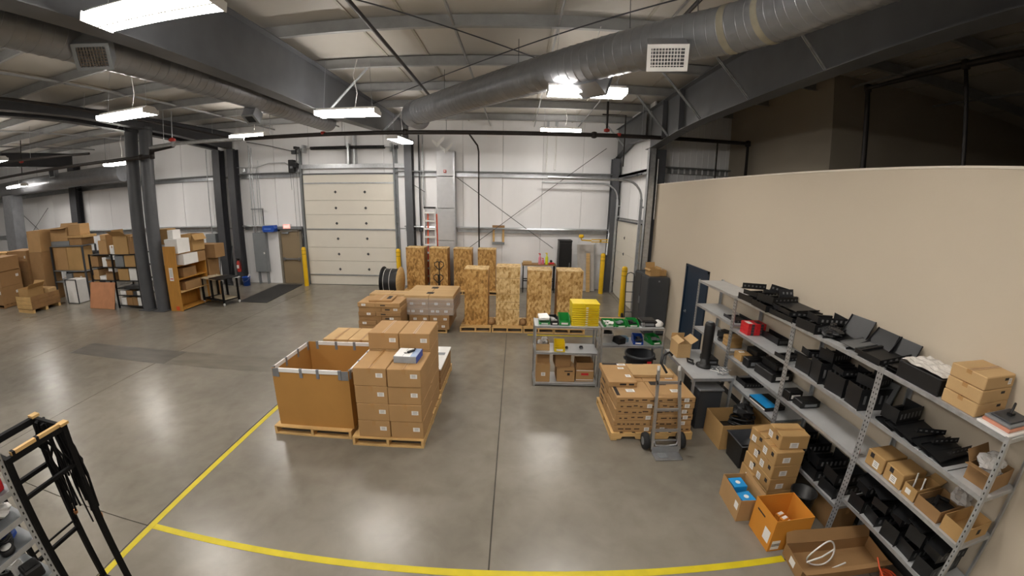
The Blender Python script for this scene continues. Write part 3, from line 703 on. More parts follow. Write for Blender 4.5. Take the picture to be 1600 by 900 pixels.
def pallet(label, x0, x1, y0, y1, h=.135, rz=0.0, mt=None, boards=6, notch=False, z0=0.0):
    """stringers run along Y unless notch, then along X with fork notches facing the front"""
    w, d = x1-x0, y1-y0; mt = mt or m_wood
    t = thing('pallet', label, 'pallet', ((x0+x1)/2, (y0+y1)/2, z0), rz, 'wooden shipping pallets')
    tb = .018; L, W = (d, w) if not notch else (w, d)
    def bb(a0, a1, b0, b1, c0, c1): # a along stringer axis, b across
        return MB().bb(b0, b1, a0, a1, c0, c1) if not notch else MB().bb(a0, a1, b0, b1, c0, c1)
    sw = .036
    for s in (-1, 0, 1):
        c = s*(W/2-sw/2-.002)
        if not notch:
            bb(-L/2, L/2, c-sw/2, c+sw/2, tb, h-tb).build('stringer', mt, t)
        else:
            zt = h-tb; n = .23
            poly = [(-L/2, tb), (-L/2+.15, tb), (-L/2+.17, tb+.045), (-L/2+.15+n-.02, tb+.045), (-L/2+.15+n, tb), (L/2-.15-n, tb), (L/2-.13-n, tb+.045), (L/2-.17, tb+.045), (L/2-.15, tb), (L/2, tb), (L/2, zt), (-L/2, zt)]
            MB().prism(poly, 'Y', c-sw/2, c+sw/2).build('stringer', mt, t)
    bw = L/boards*.74
    for k in range(boards):
        a = -L/2+bw/2+(L-bw)*k/(boards-1); bb(a-bw/2, a+bw/2, -W/2, W/2, h-tb, h).build('deck_board', mt, t)
    for a in (-L/2+.045, 0, L/2-.045): bb(a-.045, a+.045, -W/2, W/2, 0, tb).build('bottom_board', mt, t)
    return t
def bollard(x, y, label):
    t = thing('bollard', label, 'bollard', (x, y, 0), 0, 'yellow safety bollards')
    MB().lathe([(.085, 0), (.085, 1.50), (.07, 1.55), (.03, 1.57), (.0, 1.575)], n=20, cap=False).build('sleeve', m_yellow, t)
    for z in (1.28, 1.42): MB().lathe([(.086, z), (.090, z+.012), (.086, z+.024)], n=20, cap=False).build('sleeve_ring', mat('bollard_groove', 'a8860f', .5), t)

# =================================================================== gaylord box and main pallets
pallet('pine pallet under the big open gaylord box', -3.59, -2.36, 4.88, 6.10)
t = open_carton('huge open cardboard gaylord box with white edge wraps on its rim', -3.52, -2.335, 4.95, 6.07, .135, 1.06, 0, m_gay, name='gaylord_box')
W2, D2, HH = 1.185/2-.0015, 1.12/2-.0015, .922
m_clip = mat('grey_tape_clip', '77797c', .5)
def rim(side, segs, clips):
    for a, b in segs:
        if side in 'fb':
            y = -D2 if side == 'f' else D2
            MB().bb(a, b, y-.012, y+.012, HH-.055, HH+.008, None, .004).build('edge_wrap', m_white, t)
        else:
            x = -W2 if side == 'l' else W2
            MB().bb(x-.012, x+.012, a, b, HH-.055, HH+.008, None, .004).build('edge_wrap', m_white, t)
    for c in clips:
        if side in 'fb':
            y = -D2 if side == 'f' else D2
            MB().bb(c-.022, c+.022, y-.014, y+.014, HH-.13, HH+.01).build('tape_clip', m_clip, t)
        else:
            x = -W2 if side == 'l' else W2
            MB().bb(x-.014, x+.014, c-.022, c+.022, HH-.13, HH+.01).build('tape_clip', m_clip, t)
rim('f', [(-.48, -.14), (-.12, .12), (.14, .45)], [-.5, -.13, .13, .46])
rim('b', [(-.42, -.12), (-.08, .2), (.24, .5)], [-.44, -.10, .22])
rim('l', [(-.5, -.2), (-.17, .15), (.18, .48)], [-.51, -.18, .17, .49])
rim('r', [(-.5, -.2), (-.17, .15), (.18, .48)], [-.51, -.18, .17, .49])
MB().bb(.47, .585, -D2-.004, -D2, HH-.14, HH).build('corner_tape', m_clip, t); MB().bb(-.585, -.52, -D2-.004, -D2, HH-.13, HH).build('corner_tape', m_clip, t)

pallet('pine pallet under the stack of ten white-labelled cartons in front', -2.29, -1.25, 4.75, 6.10)
g1 = 'white-labelled cartons stacked on the front pallet'
order = ['bottom', 'second', 'third', 'top']
bx = [(-2.19, -1.722), (-1.718, -1.25)]; hh = .268
for c, (x0, x1) in enumerate(bx):
    for k in range(4):
        sd = 'left' if c == 0 else 'right'
        j = random.uniform(-.006, .006)
        carton(f'white-labelled carton, front {sd} column of the front pallet, {order[k]} layer', x0+j, x1+j-.002, 4.775+random.uniform(-.006, .008), 5.405, .135+k*hh, .135+(k+1)*hh,
               0, m_card, 'y', [('f', .29, .05 if k < 3 else .12, .095, .062)], group=g1)
for c, (x0, x1) in enumerate(bx):
    sd = 'left' if c == 0 else 'right'
    for k in range(5):
        lab = ('highest, behind the grey blue box' if k == 4 else f'{order[k]} layer') if c else ('highest, left of its twin' if k == 4 else f'{order[k]} layer')
        carton(f'brown carton, rear {sd} column of the front pallet, {lab}', x0-.02, x1-.022, 5.45, 6.07, .135+k*hh, .135+(k+1)*hh, 0, m_card, 'y', [('f', .30, .08, .10, .065)] if k == 4 else (), group=g1)
# grey-blue product box with a black gadget
b0 = G(608, 571, 1.21)
t = thing('product_box', 'grey and blue product box lying on the cartons with a black gadget', 'box', (-1.50, 5.12, 1.2085), -.04)
MB().bb(-.175, .15, -.15, .16, .0, .10, None, .004).build('box_body', mat('silver_print', '9aa0a6', .35, .1), t)
MB().bb(.15, .153, -.15, .16, .0, .10).build('blue_side', m_blue, t)
MB().bb(-.17, .06, -.145, .155, .10, .1012).build('white_top_print', m_white, t); MB().bb(.06, .148, -.145, .155, .10, .1013).build('blue_top_print', mat('pale_blue_print', '8fa4c4', .4), t)
MB().bb(-.05, -.045, -.145, .155, .1013, .1018).build('lid_seam', m_grey, t)
t = thing('gadget', 'small black gadget lying on the grey blue product box', 'tool', (-1.47, 5.13, 1.3105), .9)
MB().bb(-.06, .06, -.018, .018, 0, .03, None, .006).build('grip', m_black, t); MB().tube([(.05, 0, .015), (.085, .02, .02), (.1, .045, .014)], .011, 8).build('head', m_black, t); MB().tube([(-.06, 0, .01), (-.09, .02, .008), (-.08, .05, .008)], .006, 6).build('cord', m_black, t)
# pallets hidden behind these two
pallet('pallet behind the gaylord box, mostly hidden', -3.5, -2.45, 6.32, 7.3)
for i, (a, b) in enumerate(((-3.42, -2.95), (-2.945, -2.48))):
    for k in range(4):
        carton(f'pale carton behind the gaylord box, {"left" if i == 0 else "right"} pile, {order[k]} layer', a, b, 6.36, 7.0, .135+k*.217, .135+(k+1)*.217, 0, m_card3, 'y', group='cartons behind the gaylord box')
pallet('pallet behind the tall carton stack carrying white boards', -2.32, -1.28, 6.22, 7.40)
for k in range(3):
    carton(f'flat brown carton under the white board, {["bottom", "middle", "upper"][k]} one', -2.3, -1.285, 6.25, 7.3, .135+k*.125, .135+(k+1)*.125, 0, m_card4, None, group='flat cartons under the white board')
t = thing('white_board', 'white foam board lying on cartons behind the tall stack', 'board', (-1.79, 6.78, .512), 0)
MB().box((0, 0, .012), (1.03, 1.06, .024), None, 0, .003).build('foam_sheet', m_white, t); MB().bb(.30, .46, .1, .22, .024, .0255).build('grey_patch', m_grey, t)

# =================================================================== two pallets of flat cartons behind
LAYW = ['bottom', 'second', 'third', 'fourth', 'fifth', 'sixth', 'top']
g2 = 'flat cartons stacked loose on the back left pallet'
pallet('pallet under the loose pile of flat cartons near the roll door', -3.80, -2.80, 9.02, 10.15)
lay = 7; zz = .135
for k in range(lay):
    h = .115 if k else .13; o = random.uniform(-.015, .015)
    sp = -3.28 if k % 2 else -3.42
    for i, (a, b) in enumerate(((-3.86+o*.5, sp), (sp+.004, -2.80+o))):
        lab = [('f', random.uniform(-.3, .3), 0, .10, .055)] if (k+i) % 2 == 0 else ()
        carton(f'flat carton of the loose pile near the roll door, {"left" if i == 0 else "right"} side, {LAYW[k]} layer', a, b, 9.0+random.uniform(0, .04), 9.7, zz, zz+h, 0, m_card4 if k < 5 else m_card, None, lab, [('f', -.2, -.05, .12, .03)] if i else (), g2)
    zz += h
for i, (a, b, y0, y1, z0) in enumerate(((-3.84, -3.3, 9.76, 10.2, .135), (-3.29, -2.82, 9.76, 10.2, .135))):
    for k in range(4):
        carton(f'carton behind the loose flat pile, {"left" if i == 0 else "right"} side, {order[k]} layer', a, b, y0, y1, z0+k*.215, z0+(k+1)*.215, 0, m_card3, 'x', [('f', .2, .1, .09, .06)] if k == 3 else (), group=g2)
carton('dark edged flat carton on top of the loose pile', -3.62, -3.05, 9.1, 9.65, zz, zz+.05, .06, m_card, 'y', (), [('t', .3, 0, .1, .3)], g2)

pallet('low dark pallet under the film wrapped cartons', -2.75, -1.78, 9.6, 10.7, .10)
g3 = 'cartons wrapped in clear film'
zs3 = [.10, .30, .50, .72, .90, 1.02]
for k in range(5):
    sx = 0 if k > 1 else .11
    for i in range(2):
        for j in range(2):
            xa = -2.87+sx+i*(1.27-2*sx)/2; xb = xa+(1.27-2*sx)/2-.004
            ya = 9.58+j*.62; lab = []
            if j == 0 and k < 4: lab = [('f', u, -.05, .085, .06) for u in ((-.35, -.15, .2) if k in (0, 2) else (-.2, .3))]
            carton(f'film wrapped carton, {LAYW[k] if k < 4 else "top"} layer, {"front" if j == 0 else "back"} {"left" if i == 0 else "right"}', xa, xb, ya, ya+.61, zs3[k], zs3[k+1], 0, m_card4 if k < 4 else m_card3, None, lab, [('t', .42 if i == 0 else -.46, 0, .1, .2)] if k == 4 else (), g3)
t = thing('stretch_film', 'clear stretch film wound around the carton pallet', 'film', (-2.235, 10.2, .3))
for z0, z1, e in ((.2, .38, 0), (.36, .52, .004), (.50, .66, .007)):
    f = MB(); hw, hd = .645+e, .63+e
    pts = [(-hw, -hd), (hw, -hd), (hw, hd), (-hw, hd)]
    for (ax_, ay_), (bx_, by_) in zip(pts, pts[1:]+pts[:1]):
        n = 8
        for k in range(n):
            u0, u1 = k/n, (k+1)/n; w0 = .006*math.sin(9*u0+z0*20); w1 = .006*math.sin(9*u1+z0*20)
            nx, ny = (by_-ay_), -(bx_-ax_); l = math.hypot(nx, ny); nx /= l; ny /= l
            f.quad((ax_+(bx_-ax_)*u0+nx*w0*(0 < u0 < 1), ay_+(by_-ay_)*u0+ny*w0*(0 < u0 < 1), z0), (ax_+(bx_-ax_)*u1+nx*w1*(0 < u1 < 1), ay_+(by_-ay_)*u1+ny*w1*(0 < u1 < 1), z0), (ax_+(bx_-ax_)*u1+nx*w1*(0 < u1 < 1), ay_+(by_-ay_)*u1+ny*w1*(0 < u1 < 1), z1), (ax_+(bx_-ax_)*u0+nx*w0*(0 < u0 < 1), ay_+(by_-ay_)*u0+ny*w0*(0 < u0 < 1), z1))
    f.build('film_turn', m_film, t)

# =================================================================== OSB crates
def osb_mat(name, base, dark, light):
    m = bpy.data.materials.new(name); m.use_nodes = True; nt = m.node_tree; N = nt.nodes; L = nt.links; b = N['Principled BSDF']
    tc = N.new('ShaderNodeTexCoord'); vs_ = []
    for k, rot in enumerate((.3, 1.4, 2.4)):
        mp = N.new('ShaderNodeMapping'); mp.inputs['Scale'].default_value = (34, 34, 20); mp.inputs['Rotation'].default_value = (rot*.7, rot, rot*.4); L.new(tc.outputs['Object'], mp.inputs[0])
        v = N.new('ShaderNodeTexVoronoi'); v.inputs['Scale'].default_value = .55; L.new(mp.outputs[0], v.inputs['Vector']); vs_.append(v)
    mx = N.new('ShaderNodeMix'); mx.data_type = 'RGBA'; mx.inputs[0].default_value = .5
    L.new(vs_[0].outputs['Color'], mx.inputs[6]); L.new(vs_[1].outputs['Color'], mx.inputs[7])
    mx2 = N.new('ShaderNodeMix'); mx2.data_type = 'RGBA'; mx2.inputs[0].default_value = .35
    L.new(mx.outputs[2], mx2.inputs[6]); L.new(vs_[2].outputs['Color'], mx2.inputs[7])
    bw = N.new('ShaderNodeRGBToBW'); L.new(mx2.outputs[2], bw.inputs[0])
    cr = N.new('ShaderNodeValToRGB'); e = cr.color_ramp.elements; e[0].position = .28; e[1].position = .72; e[0].color = lin(dark); e[1].color = lin(light)
    n = cr.color_ramp.elements.new(.5); n.color = lin(base); L.new(bw.outputs[0], cr.inputs[0]); L.new(cr.outputs[0], b.inputs['Base Color']); b.inputs['Roughness'].default_value = .6
    return m
m_osb = osb_mat('osb_board', 'b98b4a', '85602c', 'd0a868'); m_osb2 = osb_mat('osb_board_pale', 'd2b078', 'a07a3e', 'e2c892')
def osb_crate(cx, y0, w, d, h, label, mt, bands=False, z0=.135, group='tall OSB crates'):
    t = thing('osb_crate', label, 'crate', (cx, y0+d/2, z0+.001), 0, group)
    th = .014
    MB().bb(-w/2, w/2, -d/2, -d/2+th, 0, h).build('front_panel', mt, t); MB().bb(-w/2, w/2, d/2-th, d/2, 0, h).build('back_panel', mt, t)
    for s in (-1, 1): MB().bb(min(s*w/2, s*(w/2-th)), max(s*w/2, s*(w/2-th)), -d/2+th, d/2-th, 0, h).build('side_panel', mt, t)
    MB().bb(-w/2-.006, w/2+.006, -d/2-.006, d/2+.006, h, h+.016).build('lid', m_osb2, t)
    for s in (-1, 1): MB().bb(s*w*.33-.02, s*w*.33+.02, -d/2-.03, -d/2-.0005, 0, .03).build('cleat', m_wood, t)
    if bands:
        for z in (h-.29, h-.72, h-.95, h-1.15): MB().bb(-w/2-.002, w/2+.002, -d/2-.002, -d/2, z, z+.008).build('board_joint', m_woodd, t)
    return t
fl = ['leftmost of the four', 'the pale striped one', 'third from the left', 'rightmost of the four']
for i, (cx, w, mt, h) in enumerate(((-1.045, .625, m_osb, 1.53), (-.19, .64, m_osb2, 1.60), (.655, .635, m_osb, 1.53), (1.465, .66, m_osb, 1.52))):
    pallet(f'small pine pallet under the front row crate, {["first", "second", "third", "fourth"][i]} from the left', cx-.415, cx+.415, 9.72, 10.66)
    osb_crate(cx, 9.93, w, .6, h, f'tall OSB crate in the front row, {fl[i]}', osb_mat('osb_mid', 'c9a062', '946b32', 'ddbd84') if i >= 2 else mt, i == 1)
bl = ['first from the ladder', 'with the pallet jack handle before it', 'third, partly behind the front row', 'rightmost, nearest the black drop pipe']
for i, cx in enumerate((-3.72, -2.86, -1.97, -1.08)):
    pallet(f'small pine pallet under the back row crate, {["first", "second", "third", "fourth"][i]} from the left', cx-.415, cx+.415, 13.82, 14.74)
    osb_crate(cx, 14.02, .66, .55, 1.55, f'tall OSB crate in the back row, {bl[i]}', m_osb)
for i, (cx, nm) in enumerate(((-.63, 'between the first two front crates'), (.23, 'between the second and third front crates'))):
    t = thing('packing_bundle', f'crumpled tan packing bundle lying on the floor {nm}', 'bundle', (cx, 10.0, .135))
    b = MB(); b.lathe([(.02, 0), (.09, .02), (.11, .08), (.08, .15), (.03, .18)], (0, 0, 0), 9); b.build('wrap', m_card4, t); MB().tube([(-.1, 0, .09), (0, -.1, .1), (.1, 0, .09), (0, .1, .1)], .008, 6, closed=True).build('tie', m_ptape, t)
    t.location.x = cx; t.location.z = 0.136
# pallet jack handles
jx = G(684, 440, .5)
for i, (x, zt, y, lab) in enumerate(((-2.72, 1.30, 13.42, 'black pallet jack with loop handle before the second back row crate'), (-2.66, .92, 12.95, 'second black pallet jack whose lower loop handle shows over the cartons'))):
    t = thing('pallet_jack', lab, 'pallet jack', (x, y, 0), 0, 'black pallet jacks')
    s = .16
    MB().tube([(0, .0, zt-.30), (-.05, 0, zt-.26), (-s, 0, zt-.14), (-s*.95, 0, zt-.05), (-s*.5, 0, zt), (0, 0, zt-.01), (s*.5, 0, zt), (s*.95, 0, zt-.05), (s, 0, zt-.14), (.05, 0, zt-.26)], .016, 8, closed=True).build('loop_handle', m_black, t)
    MB().tube([(0, 0, zt-.02), (0, 0, zt-.3), (0, .06, .22)], .02, 8).build('tow_bar', m_black, t)
    MB().bb(-.11, .11, .02, .17, .1, .24, None, .01).build('pump', m_black, t)
    for q in (-.09, .09): MB().lathe([(.085, -.025), (.09, 0), (.085, .025)], n=16, M=Matrix.Translation((q, .08, .09)) @ Matrix.Rotation(math.pi/2, 4, 'Y')).build('wheel', m_rubber, t)
    for q in (-.2, .2): MB().bb(q-.07, q+.07, .12, .36, .05, .085).build('fork', m_black, t)

# =================================================================== along the far wall
bollard(-8.41, 14.80, 'yellow bollard between the tan door and the roll door')
bollard(-4.52, 14.62, 'yellow bollard right of the roll door behind the cable reel')
bollard(3.31, 14.5, 'yellow bollard in the far corner under the yellow hoist arm')
bollard(3.31, 11.5, 'yellow bollard nearest the charcoal cabinet')
t = thing('cable_reel', 'black cable reel standing by the roll door bollard', 'reel', (-4.42, 13.45, .54)); RX = Matrix.Rotation(math.pi/2, 4, 'Y')
for x in (-.31, .29): MB().lathe([(.05, 0), (.535, 0), (.535, .022), (.05, .022)], n=32, M=Matrix.Translation((x, 0, 0)) @ RX).build('flange', m_wood if x > 0 else m_blackm, t)
MB().lathe([(.45, -.288), (.47, -.2), (.455, -.1), (.47, 0), (.455, .12), (.47, .2), (.45, .288)], n=32, M=RX).build('cable_winding', m_black, t)
for x in (-.19, .02): MB().lathe([(.473, x-.006), (.477, x), (.473, x+.006)], n=32, M=RX, cap=False).build('binding_band', m_white, t)
# aluminium / orange step ladder
m_lad = mat('brushed_ladder_aluminium', 'dcdcda', .5, .1, .04)
t = thing('step_ladder', 'aluminium and orange step ladder leaning by the grey chase', 'ladder', (-3.34, 14.86, 0))
for s in (-1, 1):
    MB().bar((s*.27, -.07, 0), (s*.2, .10, 3.12), .05, .025, (0, 1, 0)).build('front_rail', m_lad, t); MB().bar((s*.22+.10, .02, 0), (s*.17+.09, .15, 2.9), .05, .03, (0, 1, 0)).build('rear_rail', m_org, t)
for k in range(10):
    u = (k+.6)/10.2; w = .27-.07*u; MB().bb(-w, w, -.11+.17*u, -.03+.17*u, 3.12*u-.03, 3.12*u+.03).build('step', m_lad, t)
MB().bb(-.22, .22, .04, .2, 3.10, 3.16, None, .01).build('top_cap', m_black, t)
for k in range(4): MB().bar((-.2, .05+k*.028, .5+k*.6), (.29, .05+k*.028, .5+k*.6), .02).build('rear_brace', m_org, t)
# wooden frame on the wall
t = thing('wall_frame', 'small pale wooden frame fixed to the white far wall', 'frame', (-.70, 15.14, 2.14))
for s in (-1, 1): MB().bb(s*.19-.04, s*.19+.04, -.03, 0, -.28, .28).build('frame_stile', m_wood, t)
for z in (-.32, .32): MB().bb(-.24, .24, -.035, 0, z-.05, z+.05).build('frame_rail', m_grey if z < 0 else m_card4, t)
# workbench with bottles
t = thing('workbench', 'narrow black steel workbench against the far wall', 'table', (.9, 14.62, 0))
MB().bb(-.65, .65, -.25, .25, 1.07, 1.11).build('bench_top', m_card4, t)
for sx in (-.6, .6):
    for sy in (-.21, .21): MB().bb(sx-.02, sx+.02, sy-.02, sy+.02, 0, 1.07).build('leg', m_blackm, t)
MB().bb(-.6, .6, -.22, -.18, .45, .49).bb(-.6, .6, .18, .22, .45, .49).build('stretcher', m_blackm, t)
def bottle(x, y, z, h, r, mt, label, capm):
    t = thing('bottle', label, 'bottle', (x, y, z), 0, 'spray bottles on the workbench')
    MB().lathe([(r*.95, 0), (r, .01), (r, h*.6), (r*.35, h*.75), (r*.35, h*.84)], n=14).build('bottle_body', mt, t)
    MB().lathe([(r*.45, h*.84), (r*.45, h*.93), (r*.2, h)], n=10).bb(-r*1.1, r*.3, -.012, .012, h*.93, h*1.0).build('trigger_cap', capm, t)
bottle(.93, 14.5, 1.111, .42, .055, mat('pink_liquid', 'e58a9c', .3), 'pink spray bottle on the workbench, tallest on the left', m_redpl)
bottle(1.05, 14.52, 1.111, .24, .05, mat('pink_label', 'd86a80', .4), 'short red labelled bottle between the pink and yellow ones', m_redpl)
bottle(1.19, 14.5, 1.111, .44, .055, mat('lime_liquid', 'd6e02c', .3), 'bright yellow green spray bottle on the workbench', m_yelp)
carton('small cream carton at the left end of the workbench', .28, .62, 14.42, 14.66, 1.11, 1.22, 0, m_card3, 'x')
t = thing('tape_dispenser', 'small dark red tape gun on the workbench', 'tool', (1.38, 14.5, 1.111)); MB().bb(-.1, .1, -.04, .04, 0, .08, None, .02).build('tool_body', m_redpl, t); MB().lathe([(.05, -.03), (.05, .03)], n=14, M=Matrix.Translation((-.02, 0, .12)) @ Matrix.Rotation(math.pi/2, 4, 'X')).build('roll', m_black, t)
# black cabinet
t = thing('server_cabinet', 'tall black server cabinet standing against the far wall', 'cabinet', (1.87, 14.7, 0))
MB().bb(-.235, .235, -.3, .3, .06, 2.0, None, .01).build('cabinet_body', m_black, t); MB().bb(-.21, .21, -.32, -.3, .12, 1.92).build('door', m_blackm, t)
MB().bb(-.25, .25, -.32, .3, 2.0, 2.03).build('top_panel', m_blackm, t); MB().bb(.16, .18, -.335, -.32, 1.0, 1.2).build('handle', m_grey, t)
for sx in (-.2, .2):
    for sy in (-.25, .25): MB().bb(sx-.03, sx+.03, sy-.03, sy+.03, 0, .06).build('foot', m_black, t)
for s in (-1, 1): MB().bar((s*.26, -.1, 1.7), (s*.3, -.12, .06), .02).build('side_strut', m_greyd, t)
# leaning sheets
t = thing('sheet_panel', 'grey sheet of board leaning against the far wall by the corner', 'board', (0, 0, 0)); MB().sheet([(2.5, 14.85, .005), (3.12, 14.85, .005), (3.08, 15.1, 1.82), (2.40, 15.1, 1.82)], .012).build('sheet', mat('grey_board', 'bdb8b2', .5), t)
MB().bar((3.13, 14.82, .01), (3.08, 15.06, 1.84), .03).build('edge_strip', m_girt, t)
t = thing('wood_plank', 'thin wooden plank leaning on the grey sheet', 'plank', (0, 0, 0)); MB().sheet([(2.78, 14.7, .005), (2.93, 14.7, .005), (2.90, 14.97, 1.5), (2.76, 14.97, 1.5)], .02).build('plank', m_wood, t); MB().bb(2.76, 2.9, 14.955, 14.965, 1.44, 1.5).build('end_cut', m_woodd, t)
# yellow hoist arm
t = thing('hoist_arm', 'yellow hoist arm fixed to the corner column with a round work lamp', 'hoist', (3.5, 14.75, 1.98))
MB().bb(-.62, .02, -.03, .03, -.03, .0).bb(-.62, .02, -.03, .03, .06, .09).build('arm_channel', m_yellow, t); MB().bb(-.3, -.24, -.03, .03, -.03, .09).build('arm_block', m_yellow, t)
MB().tube([(-.62, 0, .03), (-1.0, -.05, .05)], .025, 8).build('boom', m_yellow, t); MB().lathe([(.03, 0), (.09, .02), (.1, .1), (.07, .14)], (-1.02, -.05, .12), 14).tube([(-1.0, -.05, .05), (-1.02, -.05, .14)], .02, 8).build('lamp_head', m_yellow, t)
MB().bar((-.02, -.05, -.5), (.1, .2, 1.0), .05).build('mast', m_galv, t)
# loop coat-hook frame (small hand truck) beside cabinet
t = thing('hand_truck', 'dark slim hand truck leaning beside the charcoal cabinet', 'hand truck', (3.42, 11.15, 0), 0)
for s in (-1, 1): MB().tube([(s*.12, -.05, .08), (s*.12, .08, 1.05), (s*.12, .08, 1.32)], .014, 8).build('rail', m_greyd, t)
MB().tube([(-.12, .08, 1.30), (-.1, .08, 1.4), (0, .08, 1.44), (.1, .08, 1.4), (.12, .08, 1.30)], .014, 8).build('handle', m_greyd, t)
for z in (.25, .55, .85, 1.15): MB().tube([(-.12, -.05+.13*z, z), (.12, -.05+.13*z, z)], .011, 6).build('rung', m_greyd, t)
MB().bb(-.16, .16, -.22, -.04, .0, .012).build('toe_plate', m_greyd, t)
for s in (-1, 1): MB().lathe([(.09, -.02), (.1, 0), (.09, .02)], n=16, M=Matrix.Translation((s*.17, .03, .1)) @ RX).build('wheel', m_rubber, t)
# charcoal cabinet with cartons on it
t = thing('storage_cabinet', 'charcoal steel storage cabinet against the beige wall', 'cabinet', (3.73, 10.32, 0))
MB().bb(-.27, .27, -.57, .57, .05, 1.58, None, .006).build('cabinet_body', m_greyd, t); MB().bb(-.25, .25, -.55, .55, 0, .05).build('plinth', m_black, t)
for s in (-1, 1): MB().bb(-.288, -.27, min(s*.005, s*.56), max(s*.005, s*.56), .07, 1.56, None, .004).build('door', m_greyd, t)
MB().bb(-.31, -.288, -.03, -.015, .75, .95).bb(-.31, -.288, .015, .03, .75, .95).build('handle', m_alu, t); MB().bb(-.02, .02, -.572, -.57, 1.46, 1.5).build('badge', m_grey, t)
open_carton('small open carton with a raised flap on the charcoal cabinet', 3.52, 3.78, 9.92, 10.25, 1.581, 1.77, .1, m_card2, [('b', 75, .14), ('r', 60, .05), ('l', -40, .06)])
carton('small closed carton on the charcoal cabinet, right of the open one', 3.80, 3.99, 9.98, 10.25, 1.581, 1.74, 0, m_card2, 'y')
# ladder-like mat, extinguisher, buckets, panel
o = MB().add([(-9.55, 12.1, .001), (-8.42, 12.1, .001), (-8.68, 14.95, .001), (-9.75, 14.95, .001), (-9.55, 12.1, .012), (-8.42, 12.1, .012), (-8.68, 14.95, .012), (-9.75, 14.95, .012)], [(0, 1, 2, 3), (4, 5, 6, 7), (0, 1, 5, 4), (1, 2, 6, 5), (2, 3, 7, 6), (3, 0, 4, 7)]).build('floor_mat', mat('ribbed_black_mat', '2c2c2b', .85, 0, .2, 60, .3, 80)); tag(o, 'long black rubber mat on the floor in front of the tan door', 'mat')
t = thing('fire_extinguisher', 'red fire extinguisher mounted on the dark column', 'fire extinguisher', (-11.32, 14.69, .55))
MB().lathe([(.02, 0), (.075, .01), (.08, .04), (.08, .38), (.05, .46), (.025, .48)], n=18).build('cylinder', m_redp, t); MB().bb(-.02, .02, -.06, .04, .48, .55).tube([(0, -.05, .54), (0, -.14, .58)], .01, 6).build('valve', m_black, t)
MB().tube([(.02, -.03, .5), (.1, -.04, .42), (.09, -.04, .15)], .012, 6).build('hose', m_black, t); MB().bb(-.05, .05, -.082, -.079, .16, .30).build('label_plate', m_white, t)
def bucket(x, y, mt, label, contents):
    t = thing('bucket', label, 'bucket', (x, y, 0)); MB().lathe([(.001, .005), (.13, .005), (.155, .36), (.165, .36), (.165, .37), (.148, .37), (.125, .015), (.001, .015)], n=22, cap=False).build('pail', mt, t)
    MB().tube([(-.16, 0, .34), (-.13, -.1, .24), (0, -.165, .18), (.13, -.1, .24), (.16, 0, .34)], .005, 6).build('bail', m_alu, t)
    if contents: MB().tube([(0, .02, .1), (.05, .05, .3), (.12, .05, .46)], .03, 8).build('brush', m_white, t)
bucket(-11.42, 14.55, m_white, 'white plastic bucket below the fire extinguisher', False)
bucket(-10.98, 14.6, m_blue, 'dark blue bucket holding a brush beside the white bucket', True)
t = thing('electrical_panel', 'tall grey electrical panel on the far wall left of the tan door', 'panel', (-10.46, 15.16, 0))
MB().bb(-.29, .29, -.18, 0, .5, 2.12, None, .008).build('panel_body', m_grey, t); MB().bb(-.25, .25, -.19, -.18, .56, 2.05, None, .004).build('panel_door', m_grey, t); MB().bb(.16, .22, -.2, -.19, 1.25, 1.33).build('latch', m_white, t)
for s in (-.2, .2): MB().bb(s-.02, s+.02, -.15, -.02, 0, .5).build('leg', m_grey, t)
for x, zt in ((-.26, 5.6), (-.14, 5.5), (.04, 4.7), (.14, 5.0)): MB().tube([(x, -.09, 2.12), (x, -.09, zt)], .022 if x < 0 else .014, 8).build('conduit', m_galv, t)
MB().bb(-.3, .25, -.12, -.08, 3.05, 3.1).build('strut', m_grey, t); MB().tube([(.2, -.06, 2.12), (.2, -.06, 3.06)], .02, 8).build('conduit', m_greyd, t)
t = thing('electrical_panel', 'smaller grey electrical box on the far wall behind the left cartons', 'panel', (-12.72, 15.0, 1.15)); MB().bb(-.25, .25, -.13, .16, 0, .95, None, .008).build('panel_body', m_grey, t); MB().bb(-.21, .21, -.14, -.13, .05, .9).build('panel_door', m_grey, t); MB().bb(.12, .17, -.16, -.14, .4, .5).build('switch', m_black, t); MB().tube([(0, 0, .95), (0, 0, 4.4)], .02, 8).build('conduit', m_galv, t)
t = thing('exit_sign', 'red glowing exit sign above the tan door', 'sign', (-9.22, 15.1, 2.36)); MB().bb(-.16, .16, -.04, .06, -.09, .09, None, .006).build('sign_housing', m_white, t)
MB().bb(-.145, .145, -.044, -.04, -.075, .075).build('sign_face', emis('exit_red_glow', 'ff5040', 1.6), t)
text('EXIT', .12, (0, -.0445, 0), (math.pi/2, 0, 0), emis('exit_letter_glow', 'ff9a8c', 2.2), t)
t = thing('wall_bin', 'blue plastic case fixed high on the wall left of the exit sign', 'case', (-9.9, 15.0, 2.16)); MB().prism([(-.26, .0), (.2, .0), (.27, .14), (.2, .26), (-.26, .24), (-.30, .1)], 'Y', -.14, .14).build('case_body', m_blue, t); MB().bb(-.2, .1, -.15, -.14, .1, .14).build('case_stripe', mat('pale_blue_plastic', '6f92d8', .4), t)
t = thing('wall_trough', 'dark horizontal duct strip on the wall above the tan door', 'trunking', (-9.0, 15.13, 2.30)); MB().bb(-1.05, .42, -.05, .05, -.06, .06, None, .01).build('trunking_body', m_grey, t); MB().tube([(.42, 0, 0), (.46, -.02, -.3), (.40, -.02, -1.2)], .025, 8).build('end_conduit', m_greyd, t)
t = thing('door_opener', 'black motorized door opener high beside the roll door', 'motor', (-8.72, 14.98, 4.4))
